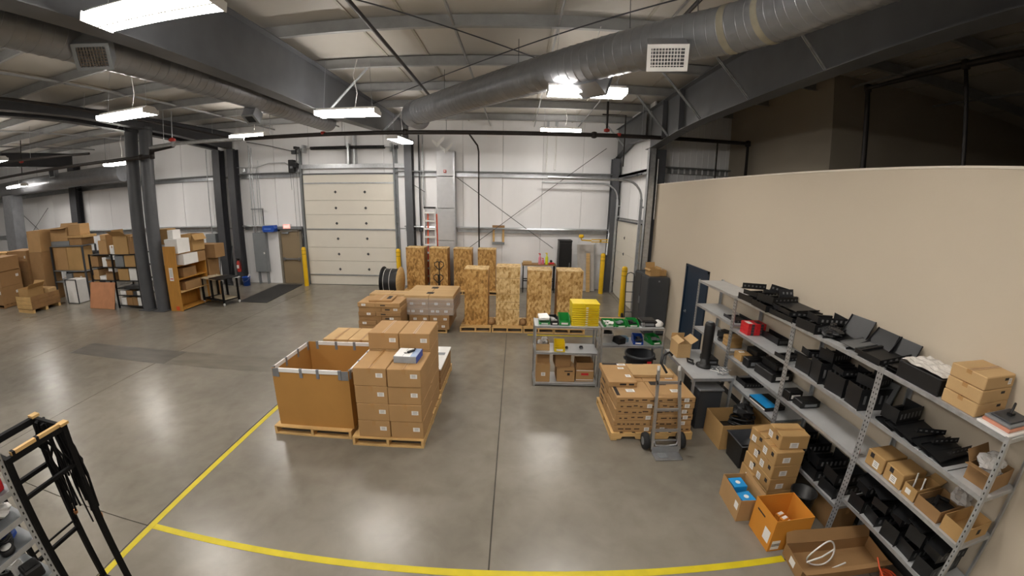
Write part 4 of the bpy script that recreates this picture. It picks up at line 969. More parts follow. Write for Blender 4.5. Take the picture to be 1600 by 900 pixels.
MB().bb(-.14, .08, -.12, .12, .05, .55, None, .02).build('motor_box', m_black, t); MB().lathe([(.1, -.1), (.1, .1)], n=16, M=Matrix.Translation((.12, -.02, .35)) @ Matrix.Rotation(math.pi/2, 4, 'X')).build('sprocket', m_blackm, t); MB().bb(-.05, .05, -.135, -.12, .22, .3).build('label_plate', m_grey, t)
MB().tube([(.17, 0, .5), (.18, 0, 1.0)], .014, 6).bb(.10, .2, -.08, .18, .95, 1.05).build('chain_guard', m_blackm, t)
for x in (-.06, .04, .2): MB().tube([(x, -.1, .05), (x+.02, -.1, -2.4 if x > 0 else -.6)], .006, 5).build('hand_chain', m_greyd, t)
t = thing('wall_conduit', 'bent galvanized conduit running along the upper far wall', 'conduit', (0, 0, 0)); MB().tube([PY(370, 262, 15.06), PY(400, 262, 15.06), PY(420, 255, 15.06), PY(445, 254, 15.06), PY(455, 262, 15.06)], .014, 6).build('conduit_run', m_galv, t); MB().bb(-11.0, -10.9, 15.04, 15.16, 4.55, 4.7).build('junction_box', m_galv, t)
t = thing('cable_bundle', 'thin cable sagging from the columns to the door opener', 'cable', (0, 0, 0)); MB().tube([PY(385, 222, 14.6), PY(420, 228, 14.7), PY(455, 236, 14.8), PY(466, 240, 14.85)], .018, 6).build('cable', m_greyd, t); MB().bb(-8.66, -8.5, 14.8, 14.95, 5.15, 5.3).build('cable_clamp', m_greyd, t)
t = thing('riser_pipes', 'pair of dark vertical pipes beside the column right of the roll door', 'pipe', (0, 0, 0))
for x, r in ((-3.72, .03), (-3.58, .02)): MB().tube([(x, 15.05, .3), (x, 15.05, 5.8)], r, 8).build('vertical_pipe', m_steeld if r > .025 else m_galv, t)
MB().lathe([(.05, 0), (.07, .02), (.07, .1), (.05, .12)], (-3.72, 15.05, 2.2), 12).build('valve_body', m_steeld, t)
# =================================================================== bin shelves in the middle
def shelf_unit(label, X0, X1, Y0, Y1, levels, ztop, name='shelf_unit', group=None, dirn='x'):
    """bolt-together steel shelving, uprights at the four corners, given shelf heights"""
    t = thing(name, label, 'shelves', ((X0+X1)/2, (Y0+Y1)/2, 0), 0, group); w, d = X1-X0, Y1-Y0
    for sx in (-1, 1):
        for sy in (-1, 1):
            x, y = sx*w/2, sy*d/2; u = MB(); u.bb(x, x-sx*.035, y, y-sy*.003, 0, ztop); u.bb(x, x-sx*.003, y, y-sy*.035, 0, ztop); u.build('upright', m_galv, t)
    for z in levels:
        s = MB().bb(-w/2+.004, w/2-.004, -d/2+.004, d/2-.004, z-.008, z).build('shelf_board', m_shelf, t)
        for sy in (-1, 1): MB().bb(-w/2+.004, w/2-.004, sy*(d/2-.006)-.002, sy*(d/2-.006)+.002, z-.035, z+.003).build('shelf_lip', m_galv, s)
        for sx in (-1, 1): MB().bb(sx*(w/2-.006)-.002, sx*(w/2-.006)+.002, -d/2+.01, d/2-.01, z-.035, z-.008).build('shelf_lip', m_galv, s)
    return t
shelf_unit('low grey steel shelf holding the yellow bin stack', .38, 1.60, 6.75, 7.26, (.06, .68, 1.19), 1.20, group='low bin shelves')
shelf_unit('low grey steel shelf with green bins in front of the trash can', 1.62, 2.80, 6.76, 7.27, (.84, 1.19), 1.20, group='low bin shelves')
def bin_(x, y, z, w, d, h, mt, label, rz=0.0, fill=None, name='storage_bin', group='plastic parts bins'):
    """open-front hopper bin: low sloped front lip, tapered sides"""
    t = thing(name, label, 'bin', (x, y, z+.001), rz, group); th = .005; b = MB()
    b.bb(-w/2, w/2, -d/2, d/2, 0, th); b.bb(-w/2, w/2, d/2-th, d/2, th, h)
    for s in (-1, 1):
        b.prism([(-d/2, th), (d/2, th), (d/2, h), (-d/2+d*.35, h), (-d/2, h*.5)], 'X', s*w/2-(th if s > 0 else 0), s*w/2+(th if s < 0 else 0))
    b.sheet([(-w/2, -d/2, th), (w/2, -d/2, th), (w/2, -d/2-.02, h*.45), (-w/2, -d/2-.02, h*.45)], .005)
    b.build('bin_body', mt, t); MB().bb(-w*.3, w*.3, -d/2-.022, -d/2-.012, h*.15, h*.36).build('label_holder', m_paper, t)
    if fill:
        f = MB(); rnd = random.Random(int(x*100))
        for k in range(9): f.box((rnd.uniform(-w*.35, w*.35), rnd.uniform(-d*.35, d*.35), h*.4+rnd.uniform(0, h*.25)), (w*.3, d*.22, h*.2), None, rnd.uniform(0, 3))
        f.build('bin_contents', fill, t, 'stuff')
    return t
z1 = 1.19
bin_(.57, 7.0, z1, .2, .26, .09, m_green, 'green bin holding white paper at the left end of the yellow bin shelf', 0, None)
t = thing('paper_stack', 'white papers lying on the leftmost green bin', 'paper', (.555, 7.0, z1+.092), .1); MB().box((0, 0, .02), (.19, .22, .04), Matrix.Rotation(.12, 4, 'X')).build('sheets', m_paper, t); MB().box((.01, .0, .045), (.17, .2, .008), Matrix.Rotation(.16, 4, 'X'), .15).build('top_sheet', m_white, t)
bin_(.745, 6.98, z1, .15, .26, .13, m_black, 'black bin of clear bags between two green bins', .1, m_plast)
bin_(.94, 6.99, z1, .20, .30, .17, m_green, 'tall bright green bin left of the yellow bin stack')
for k in range(9):
    t = thing('yellow_bin', f'yellow nesting bin in the tall stack, {["lowest", "second", "third", "fourth", "fifth", "sixth", "seventh", "eighth", "topmost"][k]} of nine', 'bin', (1.315, 7.0, z1+.001+k*.042), 0, 'stacked yellow bins')
    w, d = .50, .36; b = MB(); h = .10 if k == 8 else .034
    b.bb(-w/2, -w/2+.24, -d/2, d/2, 0, h, None, .006); b.bb(-w/2+.24, w/2, -d/2+.02, d/2, 0, h*.8); b.bb(-w/2+.24, w/2+.006, -d/2-.004, d/2, h*.8, h, None, .004); b.build('bin_shell', m_yelp, t)
    MB().bb(-w/2+.26, -w/2+.30, -d/2+.008, -d/2+.019, .006, .022).build('label_tab', m_paper, t)
# second shelf top
t = thing('cardboard_tube', 'long tan cardboard tube lying at the back of the green bin shelf', 'tube', (2.02, 7.2, z1+.036)); MB().lathe([(.028, -.36), (.034, -.36), (.034, .36), (.028, .36), (.028, -.36)], n=16, M=Matrix.Rotation(math.pi/2, 4, 'Y'), cap=False).build('tube_wall', m_card3, t); MB().lathe([(.001, .345), (.028, .345)], n=16, M=Matrix.Rotation(math.pi/2, 4, 'Y'), cap=False).build('end_plug', m_wood, t)
bin_(1.77, 6.95, z1, .21, .26, .09, m_green, 'green bin of small white parts right of the yellow stack', 0, m_white)
bin_(1.99, 6.95, z1, .20, .26, .09, m_green, 'green bin of grey parts, second right of the yellow stack', 0, m_grey)
bin_(2.22, 6.97, z1, .20, .26, .11, m_green, 'green bin filled with black parts in the middle of the shelf top', 0, m_black)
def gadget(x, y, z, w, d, h, mt, label, name, cat, rz=0.0, knob=None):
    t = thing(name, label, cat, (x, y, z+.001), rz); MB().bb(-w/2, w/2, -d/2, d/2, 0, h, None, min(.012, h*.3)).build('case', mt, t)
    MB().bb(-w*.3, w*.3, -d/2-.004, -d/2, h*.25, h*.65).build('front_plate', knob or m_grey, t); MB().bb(-w*.35, w*.35, -d*.3, d*.3, h, h+.006).build('top_plate', mt, t); return t
gadget(2.52, 7.0, z1, .30, .3, .11, m_blackm, 'black electronics case on the green bin shelf', 'electronics_case', 'device')
gadget(2.40, 6.86, z1, .07, .07, .08, m_alu, 'small metal fitting beside the black electronics case', 'metal_fitting', 'part')
t = thing('plastic_bag', 'white plastic bag at the right end of the green bin shelf', 'bag', (2.70, 6.93, z1+.001)); MB().lathe([(.03, 0), (.10, .012), (.11, .06), (.07, .10), (.02, .115)], n=12).build('bag', m_white, t); MB().lathe([(.02, .105), (.03, .12), (.01, .125)], n=8).build('knot', m_white, t)
# S2 middle shelf
z2 = .84
t = thing('white_tub', 'white plastic tub with black bag on the middle bin shelf', 'tub', (1.78, 7.0, z2+.001)); MB().lathe([(.001, 0), (.12, 0), (.14, .17), (.15, .17), (.15, .18), (.13, .18), (.11, .01), (.001, .01)], n=4, M=Matrix.Rotation(math.pi/4, 4, 'Z'), cap=False).build('tub_body', m_white, t); MB().lathe([(.02, .13), (.1, .16), (.09, .21), (.03, .24)], n=8).build('black_bag', m_black, t)
gadget(2.0, 6.93, z2, .17, .2, .12, m_black, 'black cable clump on the middle bin shelf beside the white tub', 'cable_clump', 'cables', .4, m_blackm)
gadget(2.12, 7.05, z2, .16, .16, .09, mat('steel_blue', '5f7f96', .4), 'blue grey part between the cables and the blue bin', 'machine_part', 'part')
bin_(2.36, 6.98, z2, .18, .28, .14, m_blue, 'blue open bin on the middle bin shelf', -.15, m_greyd)
bin_(2.66, 6.99, z2, .19, .28, .14, m_green, 'green open bin at the right end of the middle bin shelf', .25, m_grey)
# S1 middle shelf
z3 = .68
open_carton('small carton holding shiny bagged parts on the yellow bin shelf', .42, .68, 6.85, 7.15, z3, z3+.13, 0, m_card3)
t = thing('parts_bags', 'clear bags of metal parts heaped in the small carton', 'bags', (.55, 7.0, z3+.02)); rnd = random.Random(4); b = MB()
for k in range(14): b.blob((rnd.uniform(-.08, .08), rnd.uniform(-.1, .1), .09+rnd.uniform(0, .08)), (.04, .04, .03), k, 6, .4)
b.build('bag_heap', m_plast, t, 'stuff'); MB().bb(-.1, .1, -.12, .12, -.008, .07).build('parts', m_grey, t)
bin_(.87, 6.93, z3, .20, .26, .17, m_yelp, 'single yellow bin on the middle of the yellow bin shelf', -.05)
gadget(1.02, 6.98, z3, .05, .06, .04, m_black, 'tiny dark part beside the single yellow bin', 'metal_fitting', 'part')
gadget(1.30, 7.0, z3, .07, .06, .05, m_black, 'small dark clip lying alone on the grey shelf', 'metal_fitting', 'part')
# S1 bottom shelf
z4 = .06
carton('tall brown carton with white label on the bottom bin shelf', .43, .70, 6.80, 7.18, z4, z4+.36, 0, m_card, 'y', [('f', .02, -.05, .08, .07)])
open_carton('upright open carton standing on the tall labelled carton', .45, .69, 6.88, 7.18, z4+.363, z4+.56, 0, m_card4, [('l', 70, .04), ('r', 70, .04)])
carton('plain carton on the bottom bin shelf carrying another carton', .83, 1.18, 6.82, 7.2, z4, z4+.27, 0, m_card, 'x', (), [('f', .15, .33, .16, .02), ('f', .15, 0.1, .05, .05)])
carton('brown carton perched on the bottom bin shelf carton', .79, 1.10, 6.9, 7.2, z4+.272, z4+.55, .05, m_card4, 'x')
carton('carton with a red printed mark on the bottom bin shelf', 1.20, 1.55, 6.85, 7.2, z4, z4+.25, 0, m_card, 'x', (), [('f', .0, .12, .14, .045, m_redpl), ('f', 0, -.35, .33, .012, m_paper), ('f', 0, .42, .33, .012, m_paper)])
open_carton('open topped carton behind the red marked one', 1.21, 1.54, 6.88, 7.2, z4+.252, z4+.38, 0, m_card4)
# trash can
t = thing('trash_can', 'dark grey round trash can under the green bin shelf', 'trash can', (2.44, 6.98, 0)); MB().lathe([(.001, .01), (.22, .01), (.265, .58), (.285, .58), (.285, .63), (.255, .63), (.21, .02), (.001, .02)], n=30, cap=False).build('can_body', mat('grey_can_plastic', '3c4046', .5), t)
for s in (-1, 1): MB().bb(s*.28-.02, s*.28+.03, -.05, .05, .5, .54).build('handle', mat('grey_can_plastic', '3c4046', .5), t)
MB().bb(.06, .14, -.285, -.27, .44, .56).build('red_tag', m_redpl, t)
# =================================================================== pallet of flat boxes + hand truck
pallet('notched pallet under the flat printed cartons beside the hand truck', 1.47, 2.72, 5.05, 6.15, .12, 0, m_wood, 7, True)
m_print = mat('brown_print_ink', '4a3626', .8)
g5 = 'flat printed cartons beside the hand truck'
zz = .12; hs = [.10, .095, .10, .095, .095, .095]
wds = ['bottom', 'second', 'third', 'fourth', 'fifth', 'top']
for k, h in enumerate(hs):
    sp = 2.06 if k % 2 else 2.14; o = random.uniform(-.012, .012)
    for i, (a, b) in enumerate(((1.50+o, sp+o), (sp+.004+o, 2.69+o))):
        rnd = random.Random(k*7+i); mk = []
        u = -.4
        while u < .4:
            wv = rnd.uniform(.03, .09); mk.append(('f', u+wv/2/.6, rnd.choice((-.1, .05)), wv, .02, m_print)); u += wv/.6+rnd.uniform(.03, .12)
        lab = [('f', rnd.choice((-.33, .28)), 0, .075, .06)] if k in (0, 2, 4) or i else []
        if k == 5: lab += [('t', .1 if i else -.05, -.1, .13, .09)]; mk += [('t', -.43 if not i else -.2, .0 if not i else .38, .05 if not i else .25, .4 if not i else .12)]
        carton(f'flat printed carton beside the hand truck, front {"right" if i else "left"}, {wds[k]} layer', a, b, 5.08, 5.60, zz, zz+h, 0, m_card, None, lab, mk, g5)
        carton(f'flat printed carton beside the hand truck, back {"right" if i else "left"}, {wds[k]} layer', a, b, 5.61, 6.12, zz, zz+h, 0, m_card, None, [('t', .2, -.25, .12, .09)] if k == 5 and i else (), [('l', .1, 0, .2, .03), ('t', .1, .38, .3, .1)] if k == 5 else [('l', .1, 0, .2, .03)], g5)
    zz += h
carton('extra flat carton on the left of the printed carton stack', 1.46, 1.90, 5.40, 6.12, zz, zz+.085, 0, m_card, None, [('t', .3, -.2, .08, .09), ('t', .3, .4, .14, .07), ('t', .2, .2, .1, .06)], [('f', .0, 0, .1, .03), ('f', .3, 0, .08, .03), ('t', -.1, .43, .28, .07)], g5)
carton('extra flat carton at the back of the printed carton stack', 1.92, 2.60, 5.72, 6.16, zz, zz+.06, 0, m_card3, None, [('t', .45, .4, .05, .03)], [('t', -.2, .46, .2, .02)], g5)
t = thing('hand_truck', 'aluminium hand truck standing before the flat printed cartons', 'hand truck', (2.19, 4.80, 0), 0)
for s in (-1, 1):
    MB().bar((s*.20, -.06, .06), (s*.15, .20, 1.19), .04, .03, (0, 1, 0)).build('side_rail', m_alu, t)
    MB().tube([(s*.15, .195, 1.17), (s*.15, .20, 1.22), (s*.15, .205, 1.235)], .022, 10).build('rail_cap', m_white, t)
    MB().tube([(s*.165, .13, .98), (s*.17, .17, 1.04), (s*.165, .2, 1.1)], .016, 8).build('hand_grip', m_black, t)
    MB().lathe([(.05, -.04), (.115, -.035), (.125, 0), (.115, .035), (.05, .04)], n=22, M=Matrix.Translation((s*.265, .06, .125)) @ RX).build('tire', m_rubber, t)
    MB().lathe([(.06, -.042), (.06, .042)], n=14, M=Matrix.Translation((s*.265, .06, .125)) @ RX).build('hub', m_grey, t)
    MB().bar((s*.2, .06, .125), (s*.19, .02, .4), .02).build('axle_bracket', m_alu, t)
MB().tube([(-.25, .06, .125), (.25, .06, .125)], .012, 8).build('axle', m_alu, t)
for z in (.33, .62, 1.0):
    f = (z-.06)/1.13; MB().bar((-.2+.05*f, -.06+.26*f, z), (.2-.05*f, -.06+.26*f, z), .03, .035).build('cross_bar', m_alu, t)
MB().tube([(-.17, -.05, .18), (-.15, -.055, .13), (0, -.06, .115), (.15, -.055, .13), (.17, -.05, .18)], .014, 8).build('lower_bow', m_alu, t)
tp = MB(); tp.bb(-.2, .2, -.25, -.06, .004, .016, None, .004); tp.bb(-.2, .2, -.075, -.06, .01, .11); tp.build('toe_plate', m_alu, t)
MB().bb(-.13, .0, -.2, -.1, .016, .018).build('toe_recess', m_grey, t)
MB().tube([(-.02, .215, 1.12), (-.1, .26, 1.25), (-.06, .3, 1.36), (.02, .3, 1.4), (.06, .28, 1.36)], .018, 8).build('carry_handle', m_black, t)
# =================================================================== low steel table by the wall shelves
t = thing('steel_table', 'low grey steel shelf table between the bin shelves and wall shelves', 'table', (3.15, 6.08, 0))
MB().bb(-.35, .33, -.63, .62, .795, .82).build('table_top', m_shelf, t); MB().bb(-.355, -.345, -.63, .62, .775, .825).bb(-.35, .33, -.635, -.625, .775, .825).build('edge_lip', m_galv, t)
for x in (-.33, .31):
    for y in (-.61, .6): MB().bb(x-.018, x+.018, y-.018, y+.018, 0, .795).build('leg', m_galv, t)
open_carton('tan open carton with folded flaps on the low steel table', 2.86, 3.10, 6.28, 6.62, .8205, 1.08, 0, m_card3, [('r', 35, .14), ('l', 150, .12), ('b', 100, .1)])
t = thing('column_stand', 'black round-based column standing upright on the low steel table', 'stand', (3.20, 5.93, .8265), 0)
MB().lathe([(.001, 0), (.14, 0), (.14, .025), (.10, .04), (.075, .06), (.07, .14), (.001, .14)], n=26, cap=False).build('base', m_black, t); MB().lathe([(.068, .14), (.078, .2), (.083, .72), (.07, .76), (.03, .77)], n=22).build('column', m_black, t)
MB().lathe([(.04, .765), (.05, .772), (.045, .78)], n=16).build('top_ring', m_grey, t)
MB().tube([(-.15, .05, .01), (-.24, .12, .03), (-.22, .2, .05), (-.12, .18, .02), (-.17, .08, .02)], .018, 8).build('cord_coil', m_black, t)
t = thing('cable_coil', 'white and grey cables lying loose on the low steel table', 'cables', (3.36, 5.68, .826)); rnd = random.Random(9)
for k in range(5):
    pts = [(rnd.uniform(-.1, .1)+.09*math.cos(a), rnd.uniform(-.02, .02)+.12*math.sin(a), .012+.012*k) for a in [j*.9 for j in range(9)]]
    MB().tube(pts, .006, 6).build('cable', m_white if k % 2 else m_grey, t)
gadget(3.37, 6.12, .8205, .2, .3, .1, m_black, 'black device lying behind the black column on the steel table', 'electronics_case', 'device')
gadget(3.35, 5.88, .8205, .16, .12, .05, m_blackm, 'thin black adapter between the black column and the loose cables', 'power_adapter', 'device')
# dark things under the table
t = thing('steel_cabinet', 'grey steel chest with foil covered top under the low table', 'chest', (3.02, 5.53, 0)); MB().bb(-.14, .24, -.19, .15, 0, .66, None, .01).build('chest_body', m_greyd, t); MB().bb(-.15, .26, -.21, .15, .66, .69, None, .01).build('chest_lid', m_alu, t); MB().bb(-.155, -.14, -.12, .1, .1, .5).build('side_panel', m_blackm, t)
gadget(3.3, 6.2, 0, .35, .5, .5, m_black, 'black machine stored on the floor under the low table', 'machine', 'machine')
# =================================================================== long wall shelving
XA, XB = 3.53, 4.03; YU = [7.205, 5.86, 4.42, 3.01, 1.63]
LV = [(2.04, 1.58, 1.12), (2.04, 1.52, 1.05, .675), (2.04, 1.50, 1.05, .40), (2.04, 1.53, 1.05, .555)]
ws_ = thing('wall_shelving', 'long grey perforated steel shelving along the beige wall', 'shelves', (3.78, 4.4, 0))
def loc_(x, y, z): return (x-3.78, y-4.4, z)
for y in YU:
    for x, s in ((XA, 1), (XB, -1)):
        u = MB()
        for sy in (-1, 1):
            if (y == YU[0] and sy > 0) or (y == YU[-1] and sy < 0): continue
            a = loc_(x, y, 0); u.bb(a[0], a[0]+s*.003, a[1], a[1]+sy*.038, 0, 2.06); 
        a = loc_(x, y, 0); u.bb(a[0], a[0]+s*.04, a[1]-.0015, a[1]+.0015, 0, 2.06)
        up = u.build('upright', m_galv, ws_)
        if x == XA:
            hl = MB()
            for k in range(38):
                for sy in (-1, 1):
                    if (y == YU[0] and sy > 0) or (y == YU[-1] and sy < 0): continue
                    hl.bb(a[0]-.0012, a[0]-.0002, a[1]+sy*.018-.005, a[1]+sy*.018+.005, .06+k*.052, .08+k*.052)
            hl.build('slot_holes', m_black, up, 'stuff')
for i in range(4):
    y1, y0 = YU[i]-.003, YU[i+1]+.003
    for z in LV[i]:
        a, b = loc_(XA+.006, y0, 0), loc_(XB-.006, y1, 0)
        s = MB().bb(a[0], b[0], a[1], b[1], z-.006, z).build('shelf_board', m_shelf, ws_)
        MB().bb(a[0]-.002, a[0]+.003, a[1], b[1], z-.036, z+.004).build('shelf_lip', m_galv, s); MB().bb(b[0]-.003, b[0]+.002, a[1], b[1], z-.036, z+.004).build('shelf_lip', m_galv, s)
        for yy in (a[1], b[1]): MB().bb(a[0], b[0], yy-.002, yy+.002, z-.034, z-.006).build('shelf_lip', m_galv, s)
# diagonal white brace under bay two
MB().bar(loc_(3.60, 5.35, .30), loc_(3.56, 5.25, .66), .02).build('corner_brace', m_white, ws_)

def tray(label, x, y, z, w, d, h, rz=0.0, rx=0.0, ry=0.0, mt=None, holes=True, group='black rack hardware on the wall shelves', name='rack_tray'):
    """folded sheet-metal rack tray: pan, two side walls, drilled ear flanges at the front"""
    t = thing(name, label, 'rack part', (x, y, z), 0, group); t.rotation_euler = (rx, ry, rz); mt = mt or m_blackm; th = .003
    MB().bb(-w/2, w/2, -d/2, d/2, 0, th).build('pan', mt, t)
    for s in (-1, 1): MB().bb(s*w/2-th*(s > 0), s*w/2+th*(s < 0), -d/2, d/2, th, h).build('side_wall', mt, t)
    fl = MB().bb(-w/2-.02, w/2+.02, -d/2-th, -d/2, 0, h).build('front_flange', mt, t)
    if holes:
        hm_ = MB()
        for k in range(6): hm_.bb(-w*.42+k*w*.165, -w*.42+k*w*.165+w*.07, -d/2-th-.0008, -d/2-th, h*.3, h*.7)
        hm_.build('slots', mat('slot_grey', '6a6b6c', .6), fl, 'stuff')  # slots are thin plates in a lighter grey than the tray
    MB().bb(-w*.4, w*.4, d/2-.03, d/2, th, h*.5).build('rear_lip', mt, t)
    return t
def panel(label, x, y, z, w, d, rz=0.0, rx=0.0, ry=0.0, th=.02, mt=None, group='black rack hardware on the wall shelves'):
    t = thing('blank_panel', label, 'rack part', (x, y, z), 0, group); t.rotation_euler = (rx, ry, rz); mt = mt or m_blackm
    MB().bb(-w/2, w/2, -d/2, d/2, 0, .003).build('plate', mt, t)
    for s in (-1, 1): MB().bb(-w/2, w/2, s*(d/2)-.0015, s*(d/2)+.0015, .003, th).build('folded_edge', mt, t)
    return t
def bracket(label, x, y, z, L, a, rz=0.0, rx=0.0, ry=0.0, mt=None, group='black rack hardware on the wall shelves'):
    t = thing('rack_rail', label, 'rack part', (x, y, z), 0, group); t.rotation_euler = (rx, ry, rz); mt = mt or m_blackm
    MB().bb(-a/2, a/2, -L/2, L/2, 0, .003).build('base_leg', mt, t); MB().bb(-a/2, -a/2+.003, -L/2, L/2, .003, a).build('upright_leg', mt, t)
    hm_ = MB()
    for k in range(max(3, int(L/.06))): hm_.bb(-a/2-.0006, -a/2, -L/2+.02+k*.058, -L/2+.045+k*.058, a*.35, a*.65)
    hm_.build('slots', mat('slot_grey', '6a6b6c', .6), t, 'stuff'); return t  # rail slots drawn as plain grey plates on the upright leg
T = 2.041
# top shelf, second bay: rack chassis heaped up
tray('black rack chassis at the far end of the top shelf heap', 3.76, 5.62, T, .44, .38, .10, .05)
tray('black rack chassis lying on the far chassis of the top shelf', 3.78, 5.60, T+.102, .40, .30, .07, .2)
bracket('black slotted rail standing on the far chassis', 3.72, 5.72, T+.176, .36, .09, 1.3)
tray('wide black tray below the slotted rails on the top shelf', 3.74, 5.18, T, .46, .42, .09, -.06)
tray('black perforated tray second in the top shelf heap', 3.80, 5.22, T+.092, .42, .34, .11, .15)
bracket('black angled rail sticking up behind the perforated tray', 3.90, 5.32, T+.206, .30, .10, 1.1, .2)
bracket('small black rail end raised on the heap beside the wall', 3.88, 5.08, T+.206, .22, .11, .4, -.2)
tray('flat black tray stack at the near end of the second bay, lower', 3.76, 4.72, T, .46, .50, .07, .04)
tray('flat black tray stack at the near end of the second bay, upper', 3.79, 4.75, T+.072, .44, .46, .06, -.1)
panel('thin grey edged black panel lying on the tray stack', 3.82, 4.78, T+.135, .40, .40, .12, .05)
# third bay top
tray('black tray with crumpled bagged parts at the start of the third bay', 3.74, 4.22, T, .42, .34, .12, .06)
tray('black tray of loose brackets on the third bay', 3.80, 4.18, T+.122, .36, .30, .08, -.2)
t = thing('bagged_parts', 'dark bag of parts lying on the third bay of the top shelf', 'bag', (3.70, 3.95, T+.03)); MB().blob((0, 0, .035), (.15, .13, .065), 8, 9, .35).build('bag', mat('dark_bag', '2a2b2d', .25, 0, .3, 20, .6, 30), t); MB().blob((.03, .02, .105), (.05, .05, .03), 9, 6, .4).build('knot', m_black, t)
panel('black triangular looking plate leaning up against the wall', 3.93, 3.80, T+.14, .30, .34, .1, 0, -1.05)
panel('dark panel leaning low in front of the wall plate', 3.74, 3.74, T+.01, .36, .36, .05, .0, -.22, .05)
panel('grey panel lying flat between the leaning plates', 3.76, 3.56, T+.06, .36, .22, .02, 0, -.1, .015, mat('mid_grey_sheet', '6e7072', .45, .3))
panel('second black plate leaning on the wall, nearer the camera', 3.93, 3.42, T+.12, .28, .34, -.05, 0, -.9)
tray('large black tray lying at an angle on the third bay end', 3.77, 3.22, T+.055, .46, .36, .05, 0, 0, -.12)
tray('black tray directly below the large angled tray', 3.77, 3.20, T, .42, .34, .045, 0)
panel('black sheet standing up at the wall behind the large angled tray', 3.95, 3.12, T+.13, .22, .30, 0, 0, -1.1)
for k in range(3): panel(f'thin black sheet stacked at the last upright, {["lowest", "middle", "upper"][k]}', 3.70, 2.93, T+.001+k*.03, .26, .12, .05*k, th=.025)
# fourth bay top
t = thing('foam_slab', 'black slab wrapped in clear crinkled film on the top shelf', 'slab', (3.78, 2.62, T), 0); MB().bb(-.22, .22, -.24, .24, 0, .155, None, .008).build('slab_body', m_black, t)
fm = MB(); nn = 9; vs_, fs_ = [], []; rnd = random.Random(3)
for i in range(nn):
    for j in range(nn): vs_.append((-.2+.4*i/(nn-1), -.235+.47*j/(nn-1), .162+rnd.uniform(0, .022)))
for i in range(nn-1):
    for j in range(nn-1): fs_.append((i*nn+j, (i+1)*nn+j, (i+1)*nn+j+1, i*nn+j+1))
fm.add(vs_, fs_); fm.build('crinkled_film', mat('crinkled_film', 'd2d0cc', .18, 0, .1, 12, .8, 20), t)
for k in range(3): carton(f'golden carton in the pile of three on the top shelf, {["lowest", "middle", "uppermost"][k]}', 3.56+.008*k, 4.02, 1.99, 2.34, T+k*.112, T+(k+1)*.112, .0, m_card3, 'x', [('f', .33, 0, .05, .05)] if k == 2 else (), [('f', .2, .2, .06, .022)], 'golden cartons on the top shelf')
t = thing('white_tray', 'white tray of flat parts at the near end of the top shelf', 'tray', (3.78, 1.81, T)); MB().bb(-.23, .23, -.16, .15, 0, .02, None, .004).build('tray_base', m_white, t); MB().bb(-.19, .21, -.13, .13, .02, .045, None, .004).build('orange_sheet', mat('salmon_sheet', 'c88a72', .6), t); MB().bb(-.17, .2, -.12, .13, .045, .065, None, .004).build('grey_sheet', m_grey, t); MB().bb(-.13, .16, -.09, .1, .065, .08, None, .004).build('dark_sheet', m_greyd, t)
t = thing('black_clamp', 'small black clamp on the tray of flat parts', 'tool', (3.81, 1.82, T+.0805)); MB().bb(-.04, .03, -.02, .02, 0, .02).build('clamp_base', m_black, t); MB().tube([(-.02, 0, .02), (0, 0, .06), (.05, .02, .08)], .012, 8).build('clamp_arm', m_black, t)
# second level
z = 1.581
tray('thin black case on the second level of the far bay', 3.80, 6.15, z, .30, .42, .05)
z = 1.521
for k in range(4):
    for i in range(2):
        t = thing('red_box', f'small red and black product box, {["lowest", "second", "third", "topmost"][k]} of the {"left" if i == 0 else "right"} pile', 'box', (3.67+i*.155, 5.60, z+.001+k*.046), 0, 'red product boxes on the wall shelves')
        MB().bb(-.075, .075, -.11, .11, 0, .044, None, .002).build('box_body', m_redpl, t); MB().bb(-.02, .03, -.112, -.11, .002, .042).build('grey_band', m_greyd, t); MB().bb(-.06, .02, -.08, .05, .044, .0448).build('top_print', m_paper if (k == 3 and i == 0) else m_greyd, t)
tray('black tray behind the red product boxes', 3.92, 5.3, z, .16, .5, .10)
tray('black tray end at the near upright on the second level', 3.72, 4.60, z, .34, .24, .055, .1)
# third level far bay
z = 1.121
for k in range(3): carton(f'golden small carton beside the second upright, {["lowest", "middle", "top"][k]}', 3.62, 3.86, 5.98, 6.22, z+k*.06, z+(k+1)*.06, 0, m_card2, None, group='small golden cartons by the second upright')
gadget(3.86, 6.5, z, .2, .3, .12, m_black, 'black device behind the small golden cartons', 'electronics_case', 'device', .4)
t = thing('cable_coil', 'black cable looped over the small golden cartons', 'cables', (3.70, 6.34, z+.001)); MB().tube([(.09*math.cos(a), .09*math.sin(a), .012+.02*a/6) for a in [k*.5 for k in range(24)]], .009, 6).build('cable', m_black, t); MB().bb(-.03, .03, .07, .12, 0, .05).build('plug', m_black, t)
z = 1.051
carton('tan carton with white label at the second upright, third level', 3.60, 3.80, 5.56, 5.78, z, z+.12, 0, m_card2, None, [('t', -.1, .1, .09, .05)])
gadget(3.90, 5.62, z, .18, .3, .2, m_blackm, 'black box standing behind the labelled tan carton', 'electronics_case', 'device')
gadget(3.72, 5.40, z, .28, .16, .14, m_black, 'black box beside the labelled tan carton', 'electronics_case', 'device')
gadget(3.82, 5.02, z, .36, .42, .13, m_black, 'wide black box with white dot in the second bay', 'electronics_case', 'device', .05, m_white)
gadget(3.88, 5.05, z+.138, .28, .36, .10, m_blackm, 'black box resting on the wide black box', 'electronics_case', 'device')
z = .676
